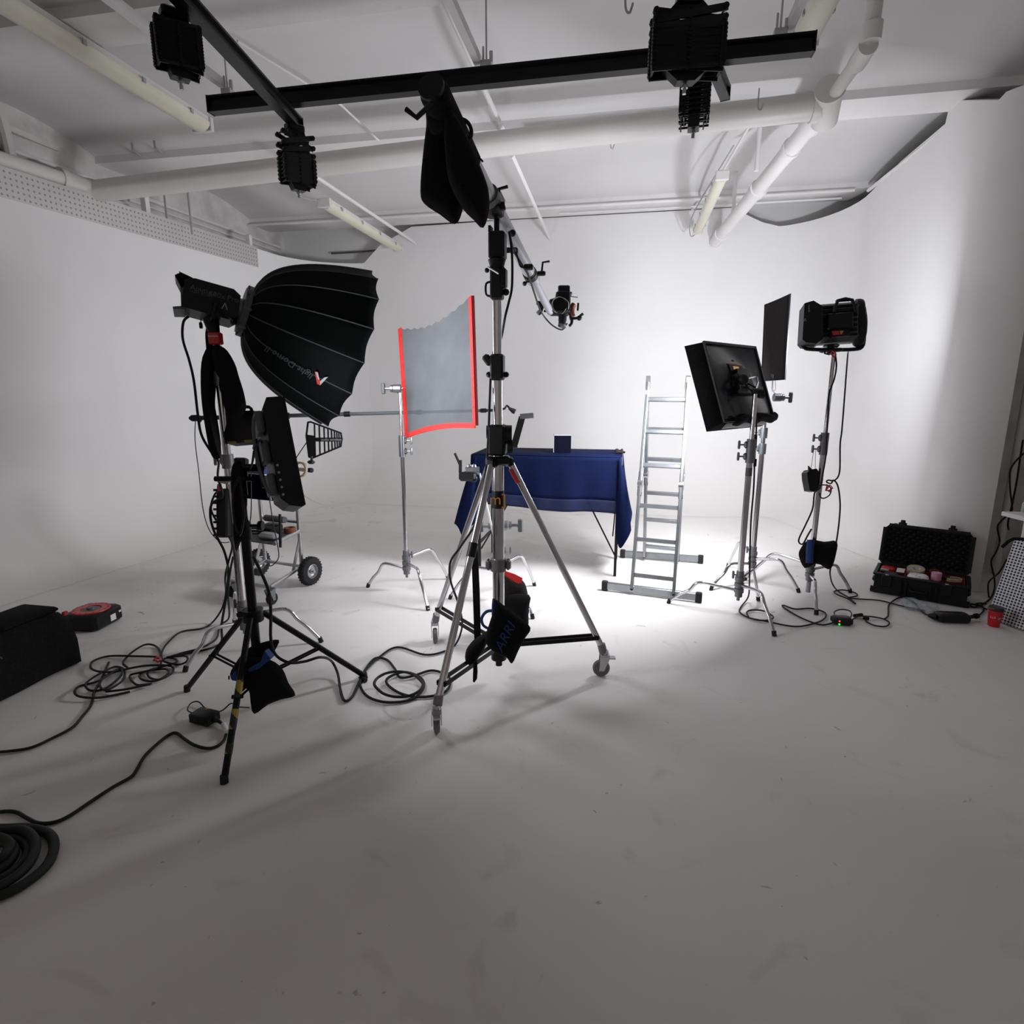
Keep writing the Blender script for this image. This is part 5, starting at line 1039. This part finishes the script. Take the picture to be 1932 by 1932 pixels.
# lid
hx = K(0, 1.02, Hc); lt = radians(14); LU = (UZ*cos(lt)+Y_*sin(lt)).normalized(); LN = X_.cross(LU); Hl = .345
def LK(u, h, z=0.): return hx+X_*(u*Lc)+LU*(h*Hl)-LN*z if LN.dot(Y_) < 0 else hx+X_*(u*Lc)+LU*(h*Hl)+LN*z
m = MB(); out = [(-.0, .06), (.03, 0), (.97, 0), (1.0, .06), (1.0, .9), (.95, 1.0), (.05, 1.0), (0, .9)]
m.prism([LK(u, h, .0) for u, h in out], (LK(0, 0, .055)-LK(0, 0, 0)))
for u, h, sx, sy in ((.5, 1.0, Lc*.9, .02), (.0, .5, .02, Hl*.85), (1., .5, .02, Hl*.85)): m.box(LK(u, h, -.006), sx, sy, .03, (X_, LU, LN))
lid = t.p('lid', m, 'black')
def foam(u, v):
    return LK(.04+.92*u, .06+.88*v, -.006+.010*sin(u*62)*sin(v*38))
t.p('foam_liner', MB().grid(foam, 70, 44), 'foam', lid)
for u in (.2, .76): m = MB(); m.rbox(LK(u, 1.04, .01), .06, .03, .05, (X_, LU, LN), b=.005); m.rbox(LK(u, 1.09, .02), .035, .04, .02, (X_, LU, LN), b=.004); t.p('lid_latch', m, 'black', lid)
t.p('latch_tab', MB().rbox(LK(.12, 1.03, .0), .03, .014, .012, (X_, LU, LN), b=.003), 'greyl', lid)
# contents
G_ = 'things lying in the open case'
def roll(name, label, u, v, z, ri, ro, h, m, ax=UZ):
    t = T(name, label, 'tape roll', K(u, v, z), G_); t.p('roll', MB().lathe([(ri, -h/2), (ro, -h/2), (ro, h/2), (ri, h/2), (ri, -h/2)], K(u, v, z), ax, 28), m); t.p('core', MB().lathe([(ri-.004, -h/2), (ri, -h/2), (ri, h/2), (ri-.004, h/2), (ri-.004, -h/2)], K(u, v, z), ax, 28), 'paper')
roll('tape_roll', 'large tan tape roll lying in the open case', .43, .62, .185, .033, .062, .045, 'tan', (UZ+Y_*-.25))
roll('tape_roll', 'pink tape roll standing in the middle of the open case', .66, .45, .18, .018, .035, .06, 'pink')
one('spool_ring', 'dark pink ring above the pink roll in the open case', 'ring', MB().tube([K(.64, .62, .2)+V3((.035*cos(a), .035*sin(a), .01*sin(a))) for a in [i*pi/6 for i in range(12)]], .005, 6, 0, True), 'reddk', G_)
one('label_card', 'white label card standing at the left of the open case', 'card', MB().box(K(.27, .42, .185), .055, .12, .006, ((X_+Y_*.1).normalized(), Y_, UZ)), 'paper', G_)
one('tissue', 'crumpled white tissue heaped in the open case', 'tissue', MB().blob([K(.47+.12*cos(a), .25+.22*sin(a), .165) for a in [i*pi/5 for i in range(10)]], UZ, .05, jit=.008), 'paper', G_)
one('tool_pouch', 'dark tool pouch at the left of the open case', 'pouch', MB().rbox(K(.17, .3, .12), .10, .16, .07, (X_, Y_, UZ), b=.012), 'grey', G_)
one('multi_tool', 'black hand tool lying in the back of the open case', 'tool', MB().rbox(K(.78, .6, .16), .14, .03, .03, ((X_-Y_*.4).normalized(), (Y_+X_*.4).normalized(), UZ), b=.008), 'black', G_)
one('cable_coil', 'small tan coil of cord at the right of the open case', 'cord', MB().tube([K(.85, .35, .165)+V3((.05*cos(a), .03*sin(a), .001*i)) for i, a in enumerate([k*.5 for k in range(30)])], .005, 6), 'tan', G_)
one('red_pouch', 'red pouch at the left rear of the open case', 'pouch', MB().rbox(K(.12, .75, .15), .10, .09, .05, (X_, Y_, UZ), b=.012), 'redp', G_)
one('clamp_set', 'grey clamp beside the white card in the open case', 'clamp', MB().rbox(K(.09, .4, .17), .06, .03, .02, (X_, Y_, UZ), b=.005), 'greyl', G_)
# plastic bag
one('plastic_bag', 'crumpled clear plastic bag on the floor in front of the open case', 'bag', MB().blob([G(x, y, .022) for x, y in ((1698, 1132), (1715, 1128), (1740, 1136), (1765, 1141), (1772, 1150), (1750, 1153), (1728, 1150), (1708, 1145))], UZ, .045, jit=.007), 'bag')
# power brick in front of the case
t = T('power_brick', 'long black power brick lying in front of the open case', 'power brick', G(1792, 1165))
pa, pb = G(1765, 1163, .035), G(1826, 1165, .035); d = (pb-pa).normalized(); n = UZ.cross(d)
t.p('body', MB().rbox((pa+pb)/2, (pb-pa).length, .10, .062, (d, n, UZ), b=.014), 'black')
t.p('nose', MB().tube([pa, pa-d*.04+n*.02], [.03, .012], 10), 'black'); t.p('plug', MB().cyl(pb, pb+d*.07+n*.03, .014, n=10).cyl(pb+d*.07+n*.03, pb+d*.09+n*.04, .02, n=10), 'black')
t.p('lead', MB().tube([pb+d*.07+n*.03, G(1845, 1162, .015), G(1856, 1152, .012), G(1852, 1143, .012), G(1840, 1140, .012), G(1850, 1138, .02), G(1862, 1140, .02)], .006, 6, 5), 'cable')
t.p('lead', MB().tube([pa-d*.04+n*.02, G(1745, 1158, .012), G(1735, 1150, .012), G(1728, 1140, .012), G(1710, 1128, .012), G(1695, 1128, .012), G(1678, 1140, .012), G(1676, 1155, .012), G(1675, 1163, .012), G(1668, 1168, .012)], .006, 6, 5), 'cable')
t = T('power_adapter', 'small black adapter with a red and a green lamp on the floor at right', 'power adapter', G(1590, 1170))
q = G(1588, 1170, .03); d = (G(1604, 1168)-G(1572, 1166)).normalized(); n = UZ.cross(d)
t.p('body', MB().rbox(q, .13, .09, .052, (d, n, UZ), b=.012), 'black'); t.p('red_lamp', MB().ball(q-d*.03-n*.046+UZ*.008, .006, 8), 'ledr'); t.p('green_lamp', MB().ball(q-d*.03-n*.048-UZ*.014, .006, 8), 'ledg')
t.p('lead', MB().tube([q+d*.06, G(1620, 1163, .02), G(1640, 1163, .02), G(1660, 1166, .012), G(1672, 1170, .012), G(1678, 1176, .012), G(1670, 1182, .012), G(1650, 1180, .012), G(1635, 1173, .012), G(1634, 1167, .012)], .0055, 6, 5), 'cable')
t.p('top_lead', MB().tube([q-d*.04+UZ*.02, G(1574, 1155, .04), G(1585, 1150, .03), G(1602, 1152, .03), G(1607, 1160, .04), q+d*.05+UZ*.02], .005, 6, 5), 'cable')
t.p('plug', MB().cyl(G(1612, 1162, .02), G(1626, 1160, .02), .014, n=10).cyl(G(1628, 1165, .02), G(1640, 1167, .02), .014, n=10), 'black')
one('wall_cables', 'pair of twisted black cables coming down beside the white shelf', 'cable', MB().tube([P(1932, 855, 4.9), P(1915, 872, 4.9), P(1906, 890, 4.9), P(1906, 925, 4.9), P(1909, 950, 4.9), P(1908, 965, 5.0), P(1890, 982, 5.0), P(1882, 995, 5.0), P(1886, 1020, 5.0), P(1880, 1040, 4.82), P(1870, 1060, 4.82), P(1876, 1090, 4.82), P(1876, 1112, 4.72), G(1868, 1130, .02), G(1850, 1142, .012), G(1835, 1145, .012), G(1830, 1140, .012), G(1845, 1142, .02), G(1862, 1150, .012)], .007, 6, 5).tube([P(1930, 830, 4.95), P(1924, 870, 4.95), P(1918, 910, 4.95), P(1910, 950, 4.95), P(1902, 985, 5.02), P(1903, 1000, 5.02)], .007, 6, 5).tube([P(1900, 1055, 4.82), P(1885, 1080, 4.82), P(1868, 1095, 4.70), P(1864, 1108, 4.70), G(1866, 1128, .012)], .006, 6, 5), 'cable')
# cup
q = G(1874, 1181); ax = UZ
t = T('paper_cup', 'red takeaway cup with a brown lid on the floor at right', 'cup', q); hh = .125
cu_ = t.p('body', MB().lathe([(.0, .001), (.032, .001), (.034, .004), (.045, hh), (.0, hh)], q, UZ, 32), 'cup')
t.p('lid', MB().lathe([(.048, hh-.004), (.049, hh+.004), (.045, hh+.008), (.043, hh+.02), (.0, hh+.02)], q, UZ, 32), 'brown')
fv = (CP-q); fv.z = 0; fv.normalize(); sv = UZ.cross(fv)*1.0
text('LLS', .022, q+fv*.042+UZ*.075-sv*.010, sv, UZ+sv*.15, 'paper', t, parent=cu_)
m = MB(); hc = q+fv*.036+UZ*.072+sv*.024; hn = (fv*.8+sv*.55).normalized(); hs = UZ.cross(hn)
m.prism([hc+hs*x+UZ*y for x, y in ((0, -.012), (.010, 0), (.009, .007), (.004, .008), (0, .004), (-.004, .008), (-.009, .007), (-.010, 0))], hn*.003); t.p('heart_print', m, 'tan', cu_)
# perforated silver panel standing at the right edge
a_ = V3((2.66, 4.63, 0)); b_ = V3((2.99, 3.97, 0)); d = (b_-a_).normalized(); L_ = .9
up_ = (UZ+V3((.20, .10, 0))).normalized(); hN = .62
def uvp(v): r = v-a_; return (r.dot(d)/L_*1.0, r.dot(up_)/hN)
nv = up_.cross(d).normalized()
t = T('perforated_panel', 'silver perforated metal panel leaning at the right edge, under the shelf', 'metal panel', a_)
t.p('sheet', MB().prism([a_+UZ*.01, a_+UZ*.01+d*L_, a_+d*L_+up_*hN, a_+up_*hN], nv*.02), 'perf', uvs=uvp)
t.p('strap', MB().tube([a_+up_*hN*.86-d*.06, a_+up_*hN*.98-d*.01, a_+up_*hN*1.01+d*.1], .012, 6, 3), 'fabric')
# shelf
c_ = G(1890, 966, .78)
t = T('shelf_board', 'white shelf board on a round leg at the right edge', 'shelf', V3((c_.x+.3, c_.y, 0)))
t.p('board', MB().hexa([V3((c_.x, c_.y, .755)), V3((c_.x+.18, c_.y-.9, .755)), V3((c_.x+1.0, c_.y-.7, .755)), V3((c_.x+1.0, c_.y+.05, .755)), V3((c_.x, c_.y, .785)), V3((c_.x+.18, c_.y-.9, .785)), V3((c_.x+1.0, c_.y-.7, .785)), V3((c_.x+1.0, c_.y+.05, .785))]), 'beam')
t.p('leg', MB().cyl((c_.x+.14, c_.y-.07, .001), (c_.x+.14, c_.y-.07, .755), .028, n=16), 'duct')
q = G(1936, 966, .786); one('blue_glass', 'small pale bottle on the shelf at the right edge', 'bottle', MB().lathe([(.0, 0), (.03, 0), (.03, .06), (.02, .075), (.0, .075)], q, UZ, 16), 'greyl')
one('wall_pipe', 'slim vertical pipe in the recess beside the curved wall end', 'pipe', MB().cyl((3.36, 5.85, .001), (3.36, 5.85, 4.0), .03, n=12), 'duct')
one('wall_pipe', 'second vertical pipe in the recess, nearer the shelf', 'pipe', MB().cyl((3.55, 5.75, .001), (3.55, 5.75, 4.0), .018, n=10), 'greyl')
# ================================================================ FLOOR OBJECTS, LEFT
# equipment bag at the left edge
r0 = G(157, 1250); y1_ = r0.y; xr = r0.x
t = T('equipment_bag', 'large black soft equipment bag cut by the left edge', 'bag', V3((xr-.25, y1_-.6, 0)))
hb = .36
out = [(0, .012), (0, hb*.5), (-.03, hb*.86), (-.10, hb), (-.36, hb*.98), (-.44, hb*.8), (-.46, .012)]
def bagf(u, v):
    i = u*(len(out)-1); a = min(int(i), len(out)-2); f = i-a; x = out[a][0]*(1-f)+out[a+1][0]*f; z = out[a][1]*(1-f)+out[a+1][1]*f
    e = 1-.10*(2*v-1)**6; return V3((xr-.23+(x+.23)*e+.012*sin(v*14+u*5), y1_-1.45+1.45*v, z*e+.004*sin(v*23)+.001))
m = MB(); m.grid(bagf, 24, 40)
m.add([bagf(i/24, 1) for i in range(25)], [tuple(range(25))]); m.add([bagf(i/24, 0) for i in range(25)], [tuple(range(25))]); t.p('body', m, 'fabric', sharp=60)
t.p('top_flap', MB().rbox((xr-.2, y1_-.2, hb+.0), .26, .34, .03, (V3((1, 0, 0)), V3((0, 1, 0)), UZ), b=.012), 'fabric')
t.p('maker_mark', MB().tube([V3((xr+.008, y1_-.50+.05*cos(a), .24+.025*sin(a))) for a in [i*pi/6 for i in range(4)]], .003, 5), 'grey')
t.p('red_tab', MB().rbox((xr-.04, y1_-.03, hb*.92), .02, .03, .025, b=.004), 'redp')
# cable reel
p1, p2, p3 = G(165, 1168, .12), G(215, 1143, .12), G(163, 1129, .12)
ex_ = (p2-p1); ex_.z = 0; L1 = .36; ex_.normalize(); ey_ = UZ.cross(ex_)
rc = (p1+UZ*0)+V3((0, 0, 0)); rc.z = 0; ax_ = (ex_, ey_, UZ); cc_ = G(172, 1149, .12); cc_.z = 0
t = T('cable_reel', 'low square black cable reel with a red disc beside the equipment bag', 'cable reel', cc_)
t.p('body', MB().rbox(cc_+UZ*.06, .27, .26, .118, ax_, b=.018), 'black')
dsc = t.p('disc', MB().lathe([(.062, .118), (.066, .126), (.114, .126), (.118, .118)], cc_, UZ, 40), 'redp')
t.p('hub', MB().lathe([(0, .122), (.056, .122), (.062, .116)], cc_, UZ, 32).lathe([(0, .135), (.025, .135), (.03, .12)], cc_, UZ, 20), 'grey', dsc)
m = MB()
for k_ in range(16): a = 2*pi*k_/16; r_ = ex_*cos(a)+ey_*sin(a); m.box(cc_+r_*.104+UZ*.1265, .016, .004, .002, (r_, UZ.cross(r_), UZ))
t.p('disc_marks', m, 'reddk', dsc)
t.p('label', MB().box(cc_-ey_*.131+ex_*.03+UZ*.05, .05, .003, .045, ax_), 'paper'); t.p('label', MB().box(cc_-ey_*.131+ex_*.10+UZ*.07, .02, .003, .014, ax_), 'paper')
# adapter near the black tripod
t = T('power_adapter', 'black adapter box with a small yellow mark lying left of the hazard-taped leg', 'power adapter', G(380, 1365))
q = G(386, 1352, .03); d = (G(402, 1362)-G(362, 1352)).normalized(); n = UZ.cross(d)
t.p('body', MB().rbox(q, .125, .085, .05, (d, n, UZ), b=.006), 'black'); t.p('yellow_mark', MB().prism([q+n*.035-d*.02+UZ*.0255, q+n*.035+d*.005+UZ*.0255, q+n*.015-d*.015+UZ*.0255], UZ*.001), 'orange')
t.p('output_lead', MB().tube([q-d*.06, G(354, 1340, .03), G(360, 1327, .02), G(374, 1324, .02), G(388, 1337, .012), G(402, 1345, .012), G(420, 1340, .012), G(436, 1327, .03), G(446, 1333, .05), G(470, 1335, .08)], .0035, 6, 6), 'cable')
t.p('strain_relief', MB().tube([q+d*.06, G(412, 1360, .02), G(422, 1368, .015)], [.014, .005], 8), 'cable')
t.p('white_connector', MB().cyl(G(422, 1367, .02), G(428, 1382, .02), .014, n=10), 'white')
one('mains_cable', 'long black cable snaking from the adapter to the left edge', 'cable', MB().tube([G(x, y, .01) for x, y in ((427, 1382), (423, 1396), (410, 1408), (390, 1412), (365, 1405), (345, 1392), (332, 1383), (318, 1387), (295, 1405), (272, 1428), (258, 1452), (247, 1466), (215, 1484), (175, 1510), (130, 1540), (100, 1552), (72, 1553), (50, 1543), (32, 1533), (10, 1531), (-30, 1536))], .0075, 8, 6), 'cable')
one('coil_cable', 'black cable leaving the tangled coil towards the left edge', 'cable', MB().tube([G(x, y, .01) for x, y in ((205, 1250), (190, 1285), (178, 1305), (172, 1330), (155, 1352), (136, 1373), (100, 1392), (60, 1410), (20, 1417), (-30, 1421))], .007, 8, 6), 'cable')
tang = [(245, 1305), (190, 1316), (150, 1314), (141, 1304), (152, 1294), (185, 1285), (225, 1262), (228, 1275), (200, 1298), (172, 1303), (162, 1290), (190, 1270), (218, 1258), (235, 1265), (230, 1285), (200, 1302), (188, 1290), (205, 1272), (260, 1258), (300, 1255), (325, 1258), (322, 1272), (290, 1285), (265, 1280), (270, 1268), (310, 1262), (318, 1270), (300, 1282), (282, 1278), (280, 1266), (305, 1258), (332, 1250), (330, 1243), (315, 1240), (350, 1238), (352, 1248), (335, 1254), (310, 1248), (300, 1240), (255, 1238), (205, 1238), (175, 1248), (173, 1262), (200, 1268), (240, 1262), (232, 1250), (250, 1230), (275, 1216), (295, 1220), (304, 1236), (300, 1258), (268, 1268), (245, 1275), (258, 1292), (285, 1290), (240, 1300), (200, 1305)]
one('cable_coil', 'tangled heap of black cable on the floor left of the tripod legs', 'cable', MB().tube([G(x, y, .010+.006*(i % 4)) for i, (x, y) in enumerate(tang)], .0065, 6, 6), 'cable')
one('feeder_cable', 'black cable climbing from the tangled heap to the left chrome stand', 'cable', MB().tube([G(x, y, .012) for x, y in ((303, 1237), (312, 1218), (340, 1193), (380, 1186), (400, 1175))]+[G(418, 1150, .1), G(426, 1120, .25), P(425, 1090, 3.6), P(431, 1060, 3.6), P(438, 1030, 3.6), P(430, 1010, 3.6), P(410, 985, 3.6), P(398, 960, 3.6), P(404, 935, 3.6), P(413, 925, 3.58)], .0065, 6, 6), 'cable')
one('feeder_cable', 'second black cable running along the floor under the left chrome stand leg', 'cable', MB().tube([G(x, y, .012) for x, y in ((304, 1245), (340, 1233), (380, 1222), (408, 1205), (415, 1180))]+[G(432, 1165, .1), P(430, 1120, 3.6), P(434, 1080, 3.6), P(440, 1050, 3.6)], .0065, 6, 6), 'cable')
one('cable_tie', 'small red clip on the tangled cable heap', 'clip', MB().tube([G(x, y, .03) for x, y in ((290, 1246), (297, 1240), (303, 1243), (299, 1249), (292, 1243), (301, 1241))], .007, 6, 2), 'redp')
one('tripod_cable', 'black cable drooping from the black tripod over its right leg', 'cable', MB().tube([P(478, 1050, 2.8), P(495, 1085, 2.8), P(508, 1120, 2.82), P(511, 1160, 2.85), P(511, 1205, 2.9), P(520, 1235, 2.95), P(545, 1250, 2.95), P(575, 1248, 3.0), P(605, 1240, 3.05), G(625, 1247, .10), G(637, 1270, .03), G(642, 1300, .012), G(650, 1322, .012), G(664, 1315, .012), G(676, 1290, .012), G(690, 1262, .012), G(708, 1242, .012), G(730, 1245, .012), G(745, 1262, .012), G(755, 1278, .012), G(780, 1275, .02), G(815, 1265, .012), G(845, 1275, .012), G(848, 1295, .012), G(830, 1310, .012), G(790, 1315, .012), G(755, 1308, .012), G(730, 1290, .012), G(735, 1277, .02), G(765, 1268, .02), G(795, 1280, .02), G(798, 1300, .02), G(775, 1320, .012), G(730, 1325, .012), G(695, 1315, .012), G(680, 1295, .012), G(682, 1280, .012)], .0075, 8, 6), 'cable')
one('cable_coil', 'round coil of black cable on the floor left of the winch stand front wheel', 'cable', MB().tube([G(752+46*cos(a)*k, 1291+25*sin(a)*k, .012+.006*j) for j, (a, k) in enumerate([(i*.45, 1-.012*(i % 7)) for i in range(24)])], .0075, 8, 5), 'cable')
one('cable_plug', 'black connector lying beside the right foot of the black tripod', 'plug', MB().cyl(G(680, 1278, .014), G(690, 1284, .014), .013, n=10), 'black')
# thick hose coil, front left
t = T('hose_coil', 'thick dark green-black hose coiled on the floor at the lower left edge', 'hose', G(20, 1620))
for pts, z in (([(-60, 1560), (0, 1563), (50, 1562), (90, 1572), (102, 1595), (90, 1630), (50, 1665), (0, 1690), (-60, 1705)], .02),
               ([(-60, 1570), (0, 1568), (40, 1566), (62, 1580), (66, 1605), (50, 1635), (20, 1660), (-20, 1680), (-70, 1690)], .04),
               ([(-60, 1577), (-10, 1575), (25, 1580), (48, 1592), (52, 1612), (35, 1636), (0, 1660), (-60, 1680)], .022),
               ([(-60, 1590), (-20, 1588), (10, 1590), (26, 1600), (22, 1620), (0, 1640), (-60, 1665)], .03),
               ([(-60, 1582), (-5, 1580), (18, 1592), (14, 1606), (0, 1620), (-60, 1640)], .05)):
    t.p('hose_turn', MB().tube([G(x, y, z) for x, y in pts], .017, 10, 6), 'hose')
